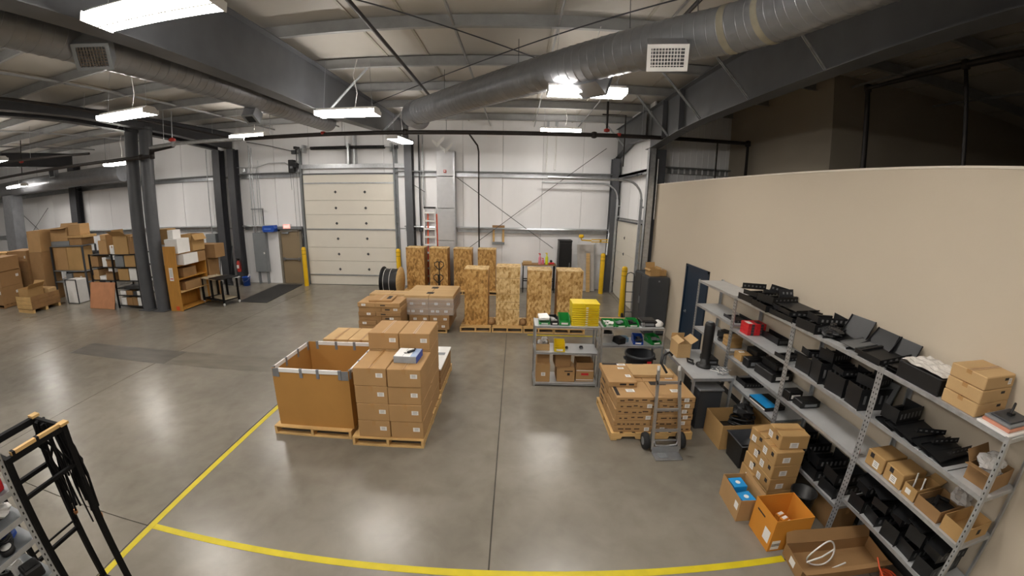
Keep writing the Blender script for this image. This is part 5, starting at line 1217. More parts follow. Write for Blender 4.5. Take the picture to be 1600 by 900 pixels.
t = thing('blue_box', 'bright blue topped product box on the lowest shelf', 'box', (3.70, 4.86, z+.001), .05); MB().bb(-.16, .17, -.20, .21, 0, .06, None, .003).build('box_body', m_black, t); MB().bb(-.16, .04, -.20, .21, .06, .064).build('blue_top', m_cyan, t); MB().bb(.04, .17, -.1, .21, .06, .0635).build('dark_top', m_blackm, t); MB().bb(-.163, -.16, -.18, .19, .01, .03).build('print_strip', m_paper, t)
tray('black tray beyond the blue product box', 3.82, 5.55, z, .3, .3, .08)
# third bay
z = 1.501
for k, (yy, w, h) in enumerate(((4.20, .36, .20), (3.92, .40, .26), (3.62, .40, .22), (3.28, .42, .24))):
    tray(f'deep black rack tray, second level of the third bay, {["first", "second", "third", "fourth"][k]} along', 3.78, yy, z, w, .27-.03*(k % 2), h, (.06, -.14, .1, -.08)[k])
    tray(f'upside stacked black tray on the {["first", "second", "third", "fourth"][k]} deep tray of the third bay', 3.80, yy+.01, z+h+.004, w*(.9, .7, .85, .75)[k], .22, (.08, .13, .06, .11)[k], (-.2, .15, -.12, .22)[k])
panel('black panel standing on edge in the third bay', 3.64, 3.80, z+.08, .16, .3, 0, 0, -1.2)
panel('grey panel leaning at the back of the third bay', 3.92, 3.22, z+.16, .3, .28, 0, 0, -1.2, .02, mat('mid_grey_sheet', '6e7072', .45, .3))
z = 1.051
t = thing('red_tag', 'small red tag box clipped beside the fourth upright', 'tag', (3.60, 3.07, z+.001)); MB().bb(-.02, .03, -.025, .025, 0, .075, None, .006).build('tag_body', m_redpl, t); MB().bb(-.005, .015, -.027, -.025, .02, .05).build('tag_print', m_white, t)
gadget(3.66, 4.33, z, .22, .14, .13, m_black, 'black small box behind the third upright', 'electronics_case', 'device', 0, m_white)
gadget(3.74, 4.14, z, .3, .18, .09, m_blackm, 'low black box near the third upright', 'electronics_case', 'device')
z = .401
for k, yy in enumerate((4.2, 3.92, 3.6, 3.28)):
    tray(f'black tray on the low shelf behind the carton stack, {["first", "second", "third", "fourth"][k]} along', 3.78, yy, z, .42, .26, .14, .06*(k % 2))
    tray(f'black tray stacked on the {["first", "second", "third", "fourth"][k]} low shelf tray behind the cartons', 3.79, yy+.01, z+.145, .38, .24, .14, -.07)
# fourth bay, second level: dense black panels
z = 1.531
for k in range(7):
    yy = 2.90-k*.112; panel(f'black flat panel fanned out beside the third upright, {["first", "second", "third", "fourth", "fifth", "sixth", "seventh", "eighth", "ninth"][k]} from the far end', 3.78, yy-.08, z+.006+.016*(k % 3), .44, .24, .04*(k % 3-1), .16 if k else .06, .0, .02)
tray('black rack tray at the upright end of the fanned panels', 3.80, 2.86, z+.05, .36, .2, .14, .1)
for k in range(3): bracket(f'short black rail across the fanned panels, {["far", "middle", "near"][k]} one', 3.82, 2.5-.17*k, z+.075, .3, .05, 1.2+.2*k)
open_carton('brown open carton full of clear film at the near end of the second level', 3.64, 3.98, 1.68, 1.94, z, z+.15, .08, m_card4, [('b', 60, .1), ('l', 10, .08)])
t = thing('film_wad', 'crumpled clear film bulging out of the brown carton', 'film', (3.80, 1.81, z+.02)); b = MB(); rnd = random.Random(2)
for k in range(9): b.blob((rnd.uniform(-.09, .09), rnd.uniform(-.06, .06), .11+rnd.uniform(0, .09)), (.08, .07, .05), k, 7, .4)
b.build('film_heap', m_plast, t, 'stuff'); MB().bb(-.1, .1, -.08, .08, 0, .08).build('packed_film', m_plast, t)
# third level of the fourth bay: cartons
z = 1.051
carton('tan carton with round mark, first right of the fourth upright', 3.58, 3.90, 2.68, 2.92, z, z+.17, 0, m_card2, None, [('l', -.1, -.15, .075, .07)], [('l', .2, .25, .05, .05)], 'tan cartons on the third level')
carton('tan carton with round mark, second right of the fourth upright', 3.58, 3.90, 2.42, 2.66, z, z+.17, -.03, m_card2, None, [('l', -.05, -.15, .08, .07)], [('l', .15, .28, .05, .05)], 'tan cartons on the third level')
open_carton('tan open carton with two white cables poking out', 3.58, 3.92, 2.24, 2.40, z, z+.13, 0, m_card2, [('r', 20, .08)], [('l', .1, 0, .06, .05)])
t = thing('white_cables', 'two white cable ends standing in the tan open carton', 'cables', (3.68, 2.32, z+.008))
for s in (0, 1): MB().tube([(.0, .05-s*.09, 0), (.01, .05-s*.09, .12), (-.01, .04-s*.09, .22)], .008, 8).build('cable', m_white, t)
open_carton('long brown open carton of black parts on the third level', 3.57, 3.93, 1.94, 2.22, z, z+.12, 0, m_card4)
t = thing('black_parts', 'black parts lying in the long brown open carton', 'parts', (3.75, 2.08, z+.008)); MB().bb(-.15, .1, -.1, .1, 0, .07).build('part_block', m_black, t); MB().tube([(-.1, 0, .08), (0, .05, .11), (.08, -.02, .09)], .02, 8).build('part_tube', m_blackm, t)
t = thing('white_bag', 'crumpled white plastic bag beside the long brown carton', 'bag', (3.90, 2.0, z+.13)); MB().blob((0, 0, .05), (.11, .10, .075), 5, 9, .35).build('bag', m_plast, t); MB().blob((-.06, .02, .11), (.05, .04, .04), 6, 6, .4).build('knot', m_plast, t)
open_carton('golden open carton at the near end of the third level', 3.57, 3.96, 1.66, 1.90, z, z+.14, 0, m_card2, (), (), [('f', .1, 0, .05, .05, m_ink)])
# low level of the fourth bay
z = .556
for k, yy in enumerate((2.82, 2.58, 2.34, 2.10, 1.86)):
    wd = ['first', 'second', 'third', 'fourth', 'fifth'][k]
    tray(f'black tray on the low shelf beyond the fourth upright, {wd} along', 3.77, yy, z, (.44, .38, .42, .36, .43)[k], .20, (.15, .12, .17, .13, .15)[k], (.05, -.12, .1, -.06, .08)[k])
    tray(f'black tray resting on the {wd} low shelf tray right of the fourth upright', 3.79, yy, z+.175, (.36, .4, .3, .4, .34)[k], .19, (.13, .09, .12, .14, .1)[k], (-.15, .1, -.2, .12, -.08)[k])
    panel(f'black panel tilted over the {wd} low tray right of the fourth upright', 3.70, yy, z+.33, .30, .18, (.1, -.3, .4, 0, .25)[k], .15, (-.2, -.05, -.3, .1, -.15)[k])
# under-shelf cartons
carton('big brown carton on the floor under the fourth upright', 3.60, 3.95, 3.04, 3.44, 0, .34, 0, m_card4, 'y')
# =================================================================== floor boxes along the shelving
open_carton('open tan carton of black cables on the floor by the shelving', 3.02, 3.82, 4.77, 5.30, 0, .40, 0, m_card2)
t = thing('cable_pile', 'black cables and bags piled in the open tan carton', 'cables', (3.42, 5.03, .01)); MB().bb(-.36, .36, -.24, .24, 0, .18, None, .03).build('cable_mass', m_black, t)
rnd = random.Random(5)
for k in range(10):
    a = rnd.uniform(0, 6.3); pts = [(.05+.22*math.cos(a+j*.6)*rnd.uniform(.6, 1.0), .17*math.sin(a+j*.6)*rnd.uniform(.6, 1.0), .19+.02*k+rnd.uniform(-.01, .02)*(j % 2)) for j in range(7)]
    MB().tube(pts, .014, 6).build('cable', m_black, t)
t2 = thing('black_bag', 'upright black bag stuffed in the back of the cable carton', 'bag', (3.50, 5.08, .20)); MB().blob((0, 0, .10), (.17, .15, .11), 12, 9, .35).build('bag', m_black, t2); MB().blob((.03, .02, .21), (.06, .05, .04), 13, 6, .4).build('knot', m_black, t2); t2.location.z = .36
t = thing('black_tote', 'black open plastic tote between two cartons by the shelving', 'tote', (3.26, 4.50, 0)); b = MB()
b.lathe([(.001, .004), (.24, .004), (.275, .36), (.295, .36), (.295, .37), (.262, .37), (.23, .012), (.001, .012)], n=4, M=Matrix.Diagonal((.98, 1.05, 1, 1)) @ Matrix.Rotation(math.pi/4, 4, 'Z'), cap=False); b.build('tote_body', mat('dark_tote', '303236', .5), t); MB().bb(-.14, .14, -.14, .14, .012, .16).build('contents', m_black, t)
gS = 'tan cartons in the floor stack by the shelving'
L5 = ['bottom', 'second', 'third', 'fourth', 'top']; hS = .185
for k in range(4):
    for i, (ya, yb) in enumerate(((3.93, 4.23), (3.61, 3.92))):
        if k == 3 and i == 0: continue
        carton(f'tan carton of the floor stack by the shelving, {"far" if i == 0 else "near"} column, {L5[k]} layer', 3.06+.02*k*(1-i), 3.44, ya, yb, k*hS, (k+1)*hS, random.uniform(-.03, .03), m_card2, None if k < 2 else 'x', [('l', .25 if i else -.1, -.1, .08, .09), ('f', -.1, -.1, .10, .07)], [('l', -.25, .15, .05, .05)], gS)
carton('tan carton alone on the far column of the floor stack', 3.09, 3.46, 3.95, 4.24, 3*hS, 4*hS, .12, m_card2, 'x', [('l', .2, -.2, .08, .08)], [('l', -.2, .1, .05, .05)], gS)
carton('topmost tan carton crowning the floor stack by the shelving', 3.13, 3.50, 3.66, 3.96, 4*hS, 5*hS, -.1, m_card2, 'x', [('l', .3, -.1, .09, .08), ('f', .0, -.2, .11, .07)], [('l', -.2, .1, .05, .05)], gS)
open_carton('open tan carton holding blue product boxes on the floor', 2.58, 2.88, 3.37, 3.86, 0, .30, -.05, m_card, [('r', 80, .05)], [('l', -.35, .1, .08, .09)])
for i, (yy, lab) in enumerate(((3.72, 'far'), (3.50, 'near'))):
    t = thing('blue_box', f'bright blue product box inside the tan floor carton, {lab} one', 'box', (2.71, yy, .0115), .1*i, 'blue boxes in the floor carton'); MB().bb(-.085, .085, -.085, .085, 0, .27-.03*i, None, .003).build('box_body', m_cyan, t); MB().lathe([(.03, .0), (.03, .001)], (0, 0, .27-.03*i), 14).build('round_print', m_white, t)
open_carton('bright orange open carton on the floor near the tape end', 2.70, 3.17, 2.90, 3.31, 0, .42, 0, m_orange, (), [('l', -.28, -.12, .11, .15), ('f', -.33, -.3, .10, .12)], [('l', .15, .25, .15, .02, m_ink), ('f', -.33, -.27, .10, .012, m_ink), ('f', -.33, -.32, .10, .012, m_ink)])
for k in range(4):
    t = thing('small_pack', f'small white capped pack in the orange carton, {["first", "second", "third", "fourth"][k]} from the far side', 'pack', (2.98+.01*k, 3.20-.068*k, .011), .3, 'packs in the orange carton'); MB().bb(-.05, .05, -.028, .028, 0, .22, None, .004).build('pack_body', m_orange, t); MB().bb(-.03, .035, -.018, .018, .22, .226).build('white_cap', m_white, t)
# black waste bin behind the orange carton
t = thing('waste_bin', 'small black waste bin behind the orange carton', 'bin', (3.36, 3.36, 0)); MB().lathe([(.001, .005), (.12, .005), (.145, .36), (.155, .36), (.155, .37), (.138, .37), (.112, .012), (.001, .012)], n=22, cap=False).build('bin_body', m_black, t); MB().lathe([(.001, .2), (.12, .2)], n=18, cap=False).build('liner', m_black, t)
# long low carton with white hose
open_carton('long low brown carton at the end of the yellow tape', 2.84, 3.88, 2.42, 2.80, 0, .155, -.10, m_card4, [('b', 62, .13), ('f', 12, .07)], [('l', 0, 0, .1, .08)])
t = thing('white_hose', 'white hose ring standing in the long low carton', 'hose', (3.14, 2.62, .012)); n = 40
MB().tube([(.16*math.cos(a), .02*math.sin(a*2), .165+.16*math.sin(a)) for a in [2*math.pi*k/n for k in range(n)]], .0085, 8, closed=True).build('hose_ring', m_white, t)
MB().tube([(-.24, -.08, .18), (-.05, -.06, .19), (.12, -.02, .22)], .009, 8).build('hose_tail', m_white, t); MB().tube([(-.15, -.13, .02), (0, -.12, .03), (.3, -.08, .05)], .009, 8).build('hose_tail', m_white, t)
t = thing('orange_cord', 'bright orange extension cord coiled on the floor at the shelf foot', 'cord', (3.76, 2.13, 0)); rnd = random.Random(6)
for k in range(7): MB().tube([((.09+.02*math.sin(k))*math.cos(a)+rnd.uniform(-.006, .006), (.15+.01*k)*math.sin(a), .012+.014*k+.012*math.sin(3*a+k)) for a in [2*math.pi*j/18 for j in range(18)]], .008, 6, closed=True).build('cord_loop', m_org, t)
MB().tube([(-.1, .05, .1), (-.13, .16, .2), (-.1, .25, .24)], .008, 6).build('cord_end', m_org, t)
# =================================================================== left background
# black box shelf
t = thing('box_shelf', 'black steel shelf full of small boxes behind the round columns', 'shelves', (-13.6, 11.2, 0))
LX = (-1.25, -.05, 1.13)
for x in LX:
    for y in (-.38, .38): MB().bb(x-.025, x+.025, y-.025, y+.025, 0, 1.88).build('post', m_blackm, t)
for z in (.10, .46, .70, .97, 1.43, 1.86):
    for i in range(2):
        if i == 0 and z < .9: continue
        MB().bb(LX[i]+.025, LX[i+1]-.025, -.4, .4, z-.025, z).build('shelf_board', m_blackm, t)
bs = 'boxes on the black box shelf'
def sbox(x, w, z, h, label, mt=None, d=.5, y=-.36, flap=False, lab=(), tape=None):
    X0 = -13.6+x; Y0 = 11.2+y
    if flap: return open_carton(label, X0, X0+w, Y0, Y0+d, z, z+h, 0, mt or m_card, flap, group=bs)
    return carton(label, X0, X0+w, Y0, Y0+d, z, z+h, 0, mt or m_card, tape, lab, group=bs)
sbox(-1.2, .38, 1.431, .38, 'grey brown carton on the upper level, far left of the box shelf', m_card4)
sbox(-.6, .22, 1.431, .33, 'white carton on the upper level of the box shelf', m_white, .3)
sbox(-.36, .3, 1.431, .2, 'small open brown carton beside the white one, upper level', m_card4, .4, -.36, [('f', 60, .08)])
sbox(.06, .42, 1.431, .38, 'grey carton in the upper right bay of the box shelf', m_grey)
sbox(.54, .55, 1.431, .40, 'large tan carton in the upper right bay of the box shelf', m_card2)
sbox(-1.18, .3, .971, .36, 'tan carton at the left of the second level bay', m_card)
sbox(-.86, .34, .971, .14, 'low white box on the second level of the box shelf', m_white, .3)
sbox(-.5, .42, .971, .26, 'brown open carton on the second level of the box shelf', m_card4, .4, -.36, [('f', 40, .1)])
sbox(-.34, .3, 1.235, .16, 'white box lying on the brown open carton', m_white, .25)
sbox(.14, .5, .971, .40, 'tan carton beside the upright white box on the box shelf', m_card2)
sbox(.68, .36, .971, .42, 'upright white box on the second level right bay', m_white, .3)
for k, (x, w, h, mt) in enumerate(((.08, .28, .14, m_white), (.38, .3, .16, m_card4), (.72, .2, .13, m_greyd), (.9, .17, .15, m_white))): sbox(x, w, .461, h, f'small box on the third level right bay, {["first white", "brown", "dark", "last white"][k]} one', mt, .3)
for k, (x, w, h, mt) in enumerate(((.06, .26, .14, m_white), (.34, .28, .28, m_card4), (.63, .24, .30, m_card4), (.88, .2, .14, m_white))): sbox(x, w, .101, h, f'box on the bottom right bay of the box shelf, {["first white", "first brown", "second brown", "last white"][k]} one', mt, .3)
sbox(.06, .26, .243, .13, 'white box stacked on the first white bottom box', m_white, .3); sbox(.88, .2, .243, .15, 'white box stacked on the last white bottom box', m_white, .3)
for k, (x, w, h, mt, fl) in enumerate(((-.7, .45, .48, m_card, None), (-.12, .25, .3, m_white, None), (.1, .7, .62, m_card2, [('f', 35, .3), ('l', 80, .2)]), (.84, .3, .6, m_card4, None))):
    sbox(x, w, 1.861, h, f'{["tan carton on top of the box shelf at left", "white wrapped box on top of the box shelf", "big tan carton with open flap on top of the box shelf", "brown carton on top of the box shelf behind the column"][k]}', mt, .5, -.36, fl, (), 'y')
sbox(-.55, .3, 2.341, .2, 'small tan carton balanced on the left carton above the shelf', m_card)
# plywood square leaning in front
t = thing('plywood_sheet', 'square reddish plywood sheet leaning on the black box shelf', 'board', (0, 0, 0)); MB().sheet([(-14.93, 10.58, .003), (-13.62, 10.58, .003), (-13.62, 10.79, .90), (-14.93, 10.79, .90)], .018).build('sheet', m_plyr, t); MB().bar((-14.93, 10.57, .012), (-13.62, 10.57, .012), .012, .018).build('edge_strip', m_woodd, t)
# plywood shelf, end panel to the camera
t = thing('plywood_shelf', 'golden plywood shelf with its tall end panel facing the room', 'shelves', (-10.92, 10.78, 0)); PD = 1.32
MB().bb(-.25, .25, -.01, .01, 0, 2.10).build('end_panel', m_ply, t)
MB().bb(-.25, .25, PD-.02, PD, 0, 1.9).build('back_end_panel', m_ply, t); MB().bb(-.25, -.235, .01, PD-.02, 0, 1.9).build('back_panel', m_ply, t)
for z in (.06, .62, 1.05, 1.48, 1.86): MB().bb(-.235, .25, .01, PD-.02, z-.02, z).build('shelf_board', m_wood if z == .62 else m_ply, t)
MB().bb(-.10, .06, -.013, -.01, 1.0, 1.42).build('paper_notice', m_paper, t); MB().bb(-.08, .04, -.0145, -.013, 1.05, 1.08).build('notice_stripe', m_redpl, t)
MB().bb(-.02, .12, -.013, -.01, .03, .16).build('orange_mark', m_org, t)
for k in range(6): MB().bb(-.07, .03, -.0145, -.013, 1.14+k*.04, 1.15+k*.04).build('notice_line', m_grey, t)
ps = 'boxes on the plywood shelf'
def pbox(x0, x1, y0, y1, z, h, label, mt=None, flap=None, lab=()):
    if flap: return open_carton(label, x0, x1, y0, y1, z, z+h, 0, mt or m_card, flap, group=ps)
    return carton(label, x0, x1, y0, y1, z, z+h, 0, mt or m_card, None, lab, group=ps)
pbox(-11.1, -10.52, 10.95, 11.6, 1.481, .34, 'white carton sticking out of the plywood shelf', m_white)
pbox(-11.15, -10.6, 11.62, 12.05, 1.481, .34, 'brown carton behind the white one in the plywood shelf', m_card4)
pbox(-11.1, -10.75, 11.1, 11.7, 1.051, .3, 'brown carton in the middle level of the plywood shelf', m_card4)
pbox(-11.1, -10.72, 11.1, 11.9, .621, .28, 'dark brown carton low in the plywood shelf', m_card4)
pbox(-11.14, -10.62, 10.85, 11.4, 1.861, .46, 'white wrapped carton on top of the plywood shelf', m_white)
pbox(-11.14, -10.60, 11.5, 12.06, 1.861, .54, 'tan open carton on top of the plywood shelf', m_card2, [('f', -70, .2), ('r', -60, .22)])
pbox(-11.08, -10.85, 10.95, 11.3, 2.321, .28, 'slim white carton on the white wrapped carton', m_white)
carton('tall tan carton standing between the round columns and plywood shelf', -11.9, -11.4, 11.3, 11.7, 0, 1.4, 0, m_card4, None, group=ps)
carton('white carton on the tall carton behind the right round column', -11.85, -11.42, 11.32, 11.68, 1.4, 2.1, 0, m_white, None, group=ps)
carton('tan carton topping the white one behind the right round column', -11.88, -11.42, 11.32, 11.7, 2.1, 2.62, 0, m_card2, None, [('f', .2, -.3, .15, .12)], group=ps)
carton('long brown carton stacked behind the plywood shelf cartons', -11.3, -10.4, 12.3, 12.8, 1.5, 1.98, 0, m_card4, None, group=ps)
carton('tall brown carton on the floor behind the plywood shelf', -11.35, -10.75, 12.3, 12.85, 0, 1.5, 0, m_card4, None, group=ps)
# utility cart
t = thing('utility_cart', 'black utility cart with tan tray parked by the plywood shelf', 'cart', (-10.12, 11.98, 0), -.30)
m_tan = mat('cart_tan', 'b3a68c', .5)
MB().bb(-.62, .30, -.34, .34, .86, .89, None, .006).build('cart_top', m_tan, t); MB().bb(-.05, .62, -.345, .345, .891, .925, None, .006).build('cart_pad', m_black, t)
MB().bb(-.55, .6, -.3, .3, .16, .19).build('lower_tray', m_matte, t); MB().bb(-.3, .55, -.2, .25, .191, .21).build('tray_liner', m_tan, t)
for x in (-.56, -.02, .58):
    for y in (-.29, .29): MB().bb(x-.028, x+.028, y-.028, y+.028, .10 if x != -.02 else .19, .86).build('leg', m_matte, t)
for x in (-.56, .58):
    for y in (-.29, .29): MB().lathe([(.03, -.015), (.05, -.012), (.05, .012), (.03, .015)], n=14, M=Matrix.Translation((x, y, .05)) @ Matrix.Rotation(math.pi/2, 4, 'X')).build('caster', m_white, t)
MB().bb(-.66, -.62, -.36, .36, .10, .89).build('end_panel', m_tan, t)
# tools leaning by the wall
for i, (x, lab) in enumerate(((-12.45, 'left'), (-12.3, 'middle'), (-11.75, 'right'))):
    t = thing('broom', f'long handled tool leaning on the far wall, {lab} one', 'broom', (x, 14.7, 0), 0, 'tools leaning on the far wall'); MB().tube([(0, -.1, .02), (.04, .2, 1.6)], .014, 6).build('shaft', m_greyd, t); MB().bb(-.12, .12, -.14, -.06, 0, .06).build('head', m_greyd, t)
# =================================================================== far left pile
pf = 'cartons piled at the far left'
def far(x0, x1, y0, y1, z0, z1, label, mt=None, **k): return carton(label, x0, x1, y0, y1, z0, z1, k.pop('rz', 0), mt or m_card4, k.pop('tape', None), k.pop('labels', ()), group=pf, **k)
far(-21.4, -19.5, 9.75, 10.75, .14, .82, 'large brown carton at the far left edge, lowest of three', labels=[('f', .42, .2, .1, .12), ('r', .2, .1, .12, .1)])
far(-21.4, -19.5, 9.78, 10.75, .82, 1.42, 'large brown carton at the far left edge, middle of three', labels=[('r', .3, .1, .12, .1)])
far(-21.4, -19.45, 9.8, 10.7, 1.42, 1.95, 'large brown carton at the far left edge, uppermost of three', m_card4)
pallet('dark pallet under the large brown cartons at the far left edge', -21.45, -19.5, 9.75, 10.8, .138, 0, m_woodd)
far(-20.9, -19.3, 11.0, 11.8, 0, 1.2, 'brown carton behind the far left stack, lower one')
far(-20.9, -19.3, 11.0, 11.8, 1.2, 2.05, 'brown carton behind the far left stack, upper one', labels=[('f', .4, .2, .1, .1)])
for k in range(3): far(-22.4+k*.48, -21.95+k*.48, 11.0, 11.5, 0+0*k, 2.0, f'slim golden carton at the left frame edge, {["left", "middle", "right"][k]} one', m_card2) if k < 3 else None
far(-19.25, -18.34, 11.1, 11.9, 0, 1.95, 'tall brown carton column beside the far left pile', m_card4)
# wooden crate on pallet with small cartons
t = thing('wood_crate', 'low wooden plank crate on a pallet at left', 'crate', (-17.45, 10.12, 0), .0)
for z in (.15, .30, .45):
    MB().bb(-.52, .52, -.62, -.60, z, z+.14).build('plank', m_wood, t); MB().bb(.50, .52, -.60, .62, z, z+.14).build('plank', m_woodd, t); MB().bb(-.52, -.50, -.60, .62, z, z+.14).build('plank', m_woodd, t); MB().bb(-.5, .5, .60, .62, z, z+.14).build('plank', m_woodd, t)
MB().bb(-.5, .5, -.6, .6, .12, .14).build('crate_floor', m_woodd, t)
for y in (-.55, 0, .55): MB().bb(-.52, .52, y-.05, y+.05, 0, .12).build('skid', m_wood, t)
open_carton('golden open carton inside the low wooden crate', -17.9, -17.25, 9.62, 10.3, .145, .85, .05, m_card2, [('r', 50, .2), ('b', 60, .2)], group=pf)
far(-17.9, -17.0, 10.35, 10.7, .145, .72, 'pale carton in the back of the low wooden crate', m_card3)
# white framed box
t = thing('white_case', 'white flat case with dark edges standing by the plank crate', 'case', (-16.5, 11.2, 0), 0)
MB().bb(-.33, .33, -.18, .3, .02, .90, None, .01).build('case_body', m_white, t)
for x in (-.33, .33): MB().bb(x-.02, x+.02, -.2, -.17, 0, .92).build('edge_bar', m_greyd, t)
MB().bb(-.33, .33, -.2, -.17, .0, .03).build('base_bar', m_greyd, t); MB().bb(-.33, .33, -.2, -.17, .89, .92).build('top_bar', m_greyd, t)
# rack with cartons behind the crate
t = thing('steel_rack', 'dark steel rack carrying the big tan carton at left', 'rack', (-17.25, 11.85, 0))
for x in (-1.05, 1.05):
    for y in (-.3, .3): MB().bb(x-.03, x+.03, y-.03, y+.03, 0, 2.09).build('post', m_greyd, t)
for z in (.7, 1.15, 2.12): MB().bb(-1.05, 1.05, -.33, .33, z-.03, z).build('shelf_board', m_grey, t)
far(-18.2, -17.3, 11.58, 12.1, 1.155, 2.06, 'big tan carton on the dark rack, left half', m_card); far(-17.28, -16.35, 11.58, 12.1, 1.155, 2.06, 'big tan carton on the dark rack, right half', m_card2)
far(-17.6, -17.2, 11.6, 12.0, .705, 1.02, 'grey box on the lower level of the dark rack', m_grey); far(-17.1, -16.4, 11.6, 12.0, .705, 1.05, 'brown box on the lower level of the dark rack', m_card4, labels=[('f', .2, 0, .12, .1)])
far(-18.25, -17.0, 11.56, 12.14, 2.125, 2.30, 'grey flat carton on top of the dark rack', m_grey); far(-17.0+.02, -16.2, 11.56, 12.14, 2.125, 2.4, 'dark flat carton on top of the dark rack at right', m_card4)
open_carton('tan carton with a raised curved flap high on the dark rack', -18.2, -17.05, 11.55, 12.05, 2.303, 2.82, 0, m_card, [('b', 70, .15), ('f', -5, .25)], group=pf)
far(-17.0, -15.95, 11.5, 12.1, 2.403, 2.50, 'flat tan carton overhanging the top of the dark rack', m_card2)
far(-16.95, -16.2, 11.55, 12.0, 2.503, 2.92, 'tan carton topping the far left pile, right side', m_card)
far(-19.25, -18.36, 11.12, 11.88, 1.953, 2.80, 'tan carton with a printed curve high at the far left', m_card, rz=.05)
# dark bin and carton by the far left column
t = thing('dark_bin', 'dark plastic bin beside the far left column', 'bin', (-19.4, 13.9, 0)); MB().bb(-.9, .7, -.4, .4, 0, 1.5, None, .03).build('bin_body', m_greyd, t); MB().bb(-.95, .75, -.45, .45, 1.5, 1.56, None, .02).build('bin_lid', m_greyd, t); MB().tube([(.0, -.5, 1.0), (.3, -.5, .8), (.5, -.46, .85)], .03, 8).build('handle', m_white, t)
open_carton('tan open carton on the floor by the far left column', -19.1, -17.7, 12.7, 13.3, 0, .62, 0, m_card2, [('l', 0, .35)], group=pf)
# =================================================================== left foreground
# open black rack on its four posts
t = thing('open_rack', 'black open steel rack with wood strips and cables in the left foreground', 'rack', (-3.68, 1.67, 0))
XF = (.205, -.215); YFm = (-.26, .27)
for i, x in enumerate(XF):
    for y in YFm: MB().bb(x-.024, x+.024, y-.024, y+.024, 0, 1.85).build('post', m_matte, t)
    for z, w in (((1.83, .04), (1.50, .03), (.25, .03), (.12, .014)) if i == 0 else ((1.83, .05), (1.62, .035), (1.42, .035), (.80, .014), (.72, .03), (.12, .014))):
        MB().bb(x-w/2, x+w/2, YFm[0]+.024, YFm[1]-.024, z-w/2, z+w/2).build('rung', m_matte, t)
for y in YFm:
    for z in (1.83, .08): MB().bb(XF[1]+.024, XF[0]-.024, y-.018, y+.018, z-.02, z+.02).build('cross_rail', m_matte, t)
MB().bb(.19, .222, -.22, .23, 1.851, 1.878).build('wood_strip', m_wood, t)
for x in XF: MB().bb(x-.035, x+.035, .235, .31, 1.851, 1.872).build('wood_block', m_wood, t)
for y in (-.2, .02): MB().bb(.183, .229, y-.012, y+.012, 1.845, 1.881).build('wood_clip', m_matte, t)
rnd = random.Random(8)
for k in range(30):
    side = (0, 1, 0, 1, 2)[k % 5]
    x = (-.19, .17, -.02)[side]+rnd.uniform(-.03, .03); y = .26+rnd.uniform(-.05, .05); L = rnd.uniform(.45, 1.1) if side < 2 else rnd.uniform(.5, .85)
    xe = x+rnd.uniform(-.03, .03)+(.04 if side == 0 else 0)
    MB().tube([(x*.6, y, 1.84), (x, y+rnd.uniform(-.02, .04), 1.62), (xe+rnd.uniform(-.05, .05), y+rnd.uniform(-.02, .04), 1.84-L*.6), (xe, y+rnd.uniform(-.02, .04), 1.84-L)], rnd.choice((.008, .011, .014)), 6).build('hanging_cable', m_matte, t)
for x, z in ((-.2, .88), (.19, .95)): MB().lathe([(.01, -.03), (.03, -.02), (.032, .015), (.01, .03)], (x, .29, z), 10).build('brass_fitting', mat('copper_brass', '9c6b45', .35, .6), t)
# grey shelving on the left edge
sx0, sx1, sy0, sy1 = -3.66, -3.20, -.1, 1.27; ox, oy = 3.43, .58
t = thing('shelf_unit', 'grey perforated shelving unit cut off at the lower left corner', 'shelves', (-ox, oy, 0))
for x, s in ((sx1, -1), (sx0, 1)):
    for y, q in ((sy1, -1), (sy0, 1)):
        u = MB(); u.bb(x+ox, x+ox+s*.045, y-oy, y-oy+q*.003, 0, 2.15); u.bb(x+ox, x+ox+s*.003, y-oy, y-oy+q*.045, 0, 2.15); up = u.build('upright', m_galv, t)
        if x == sx1:
            hl = MB()
            for k in range(40): hl.bb(x+ox+.0003, x+ox+.0012, y-oy+q*.022-.006, y-oy+q*.022+.006, .06+k*.052, .08+k*.052)
            hl.build('slot_holes', m_black, up, 'stuff')
for z in (.4, .75, 1.05, 1.37, 1.565, 1.77, 2.13):
    s = MB().bb(sx0+ox+.005, sx1+ox-.005, sy0-oy+.005, sy1-oy-.005, z-.008, z).build('shelf_board', m_grey, t); MB().bb(sx1+ox-.005, sx1+ox-.001, sy0-oy+.005, sy1-oy-.005, z-.036, z+.004).build('shelf_lip', m_galv, s)
def fgp(px, py, z):
    q = G(px, py, z); return min(max(q.x, sx0+.12), sx1-.10), min(max(q.y, .3), sy1-.13)
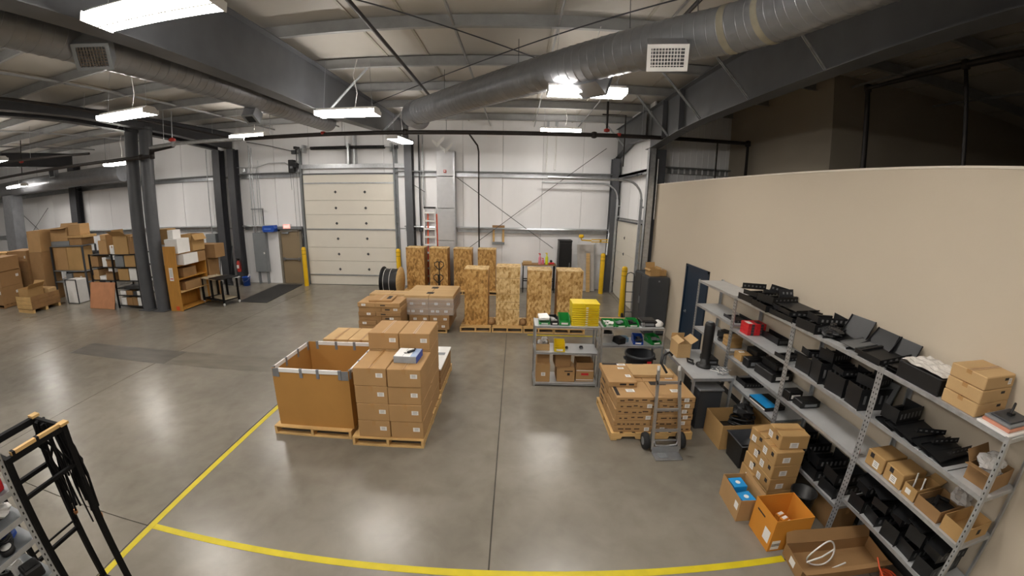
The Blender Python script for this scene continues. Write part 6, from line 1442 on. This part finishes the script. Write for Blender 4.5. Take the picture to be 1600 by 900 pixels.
x_, y_ = fgp(2, 757, 1.83); gadget(x_, y_, 1.7705, .12, .16, .10, m_redpl, 'red box on an upper level of the left foreground shelf', 'red_case', 'box', .2)
x_, y_ = fgp(17, 787, 1.6); t = thing('white_bag', 'white plastic bag on the left foreground shelf under the red box', 'bag', (x_, y_, 1.5655)); MB().blob((0, 0, .05), (.10, .09, .055), 3, 8, .35).build('bag', m_white, t); MB().blob((.02, 0, .10), (.04, .03, .025), 4, 6, .4).build('knot', m_white, t)
def coil(px, py, z, label, r=.07, m=None):
    x_, y_ = fgp(px, py, z); t = thing('cable_coil', label, 'cables', (x_, y_, z+.0005), 0, 'black cable coils on the left foreground shelf')
    for k in range(4): MB().tube([(r*math.cos(a)+.006*math.sin(5*a+k), r*math.sin(a), .011+.018*k) for a in [2*math.pi*j/16 for j in range(16)]], .010, 6, closed=True).build('loop', m or m_black, t)
coil(3, 802, 1.565, 'black cable coil beside the white bag on the left shelf')
x_, y_ = fgp(26, 826, 1.4); gadget(x_, y_, 1.3705, .09, .12, .05, m_blue, 'dark blue tool on the middle level of the left shelf', 'tool_case', 'tool', .5)
x_, y_ = fgp(38, 834, 1.39); t = thing('tape_roll', 'white tape roll with black rim on the left foreground shelf', 'tape', (x_+.02, y_-.10, 1.3705)); MB().lathe([(.03, 0), (.06, 0), (.06, .04), (.03, .04), (.03, 0)], n=22, cap=False).build('tape_ring', m_black, t); MB().lathe([(.001, .02), (.045, .042), (.001, .042)], n=18, cap=False).build('core_disc', m_white, t)
coil(10, 850, 1.37, 'black cable coil nearest the camera on the middle left shelf level', .06)
x_, y_ = fgp(34, 874, 1.1); gadget(x_, y_-.05, 1.0505, .12, .12, .09, m_white, 'white box on the lower level of the left foreground shelf', 'small_carton', 'box', .2)
x_, y_ = fgp(62, 880, 1.1); gadget(x_, y_+.0, 1.0505, .14, .16, .10, m_black, 'black case on the lower level of the left foreground shelf', 'tool_case', 'tool', -.2)
coil(8, 895, 1.05, 'black cable coil on the lower left shelf level', .07)
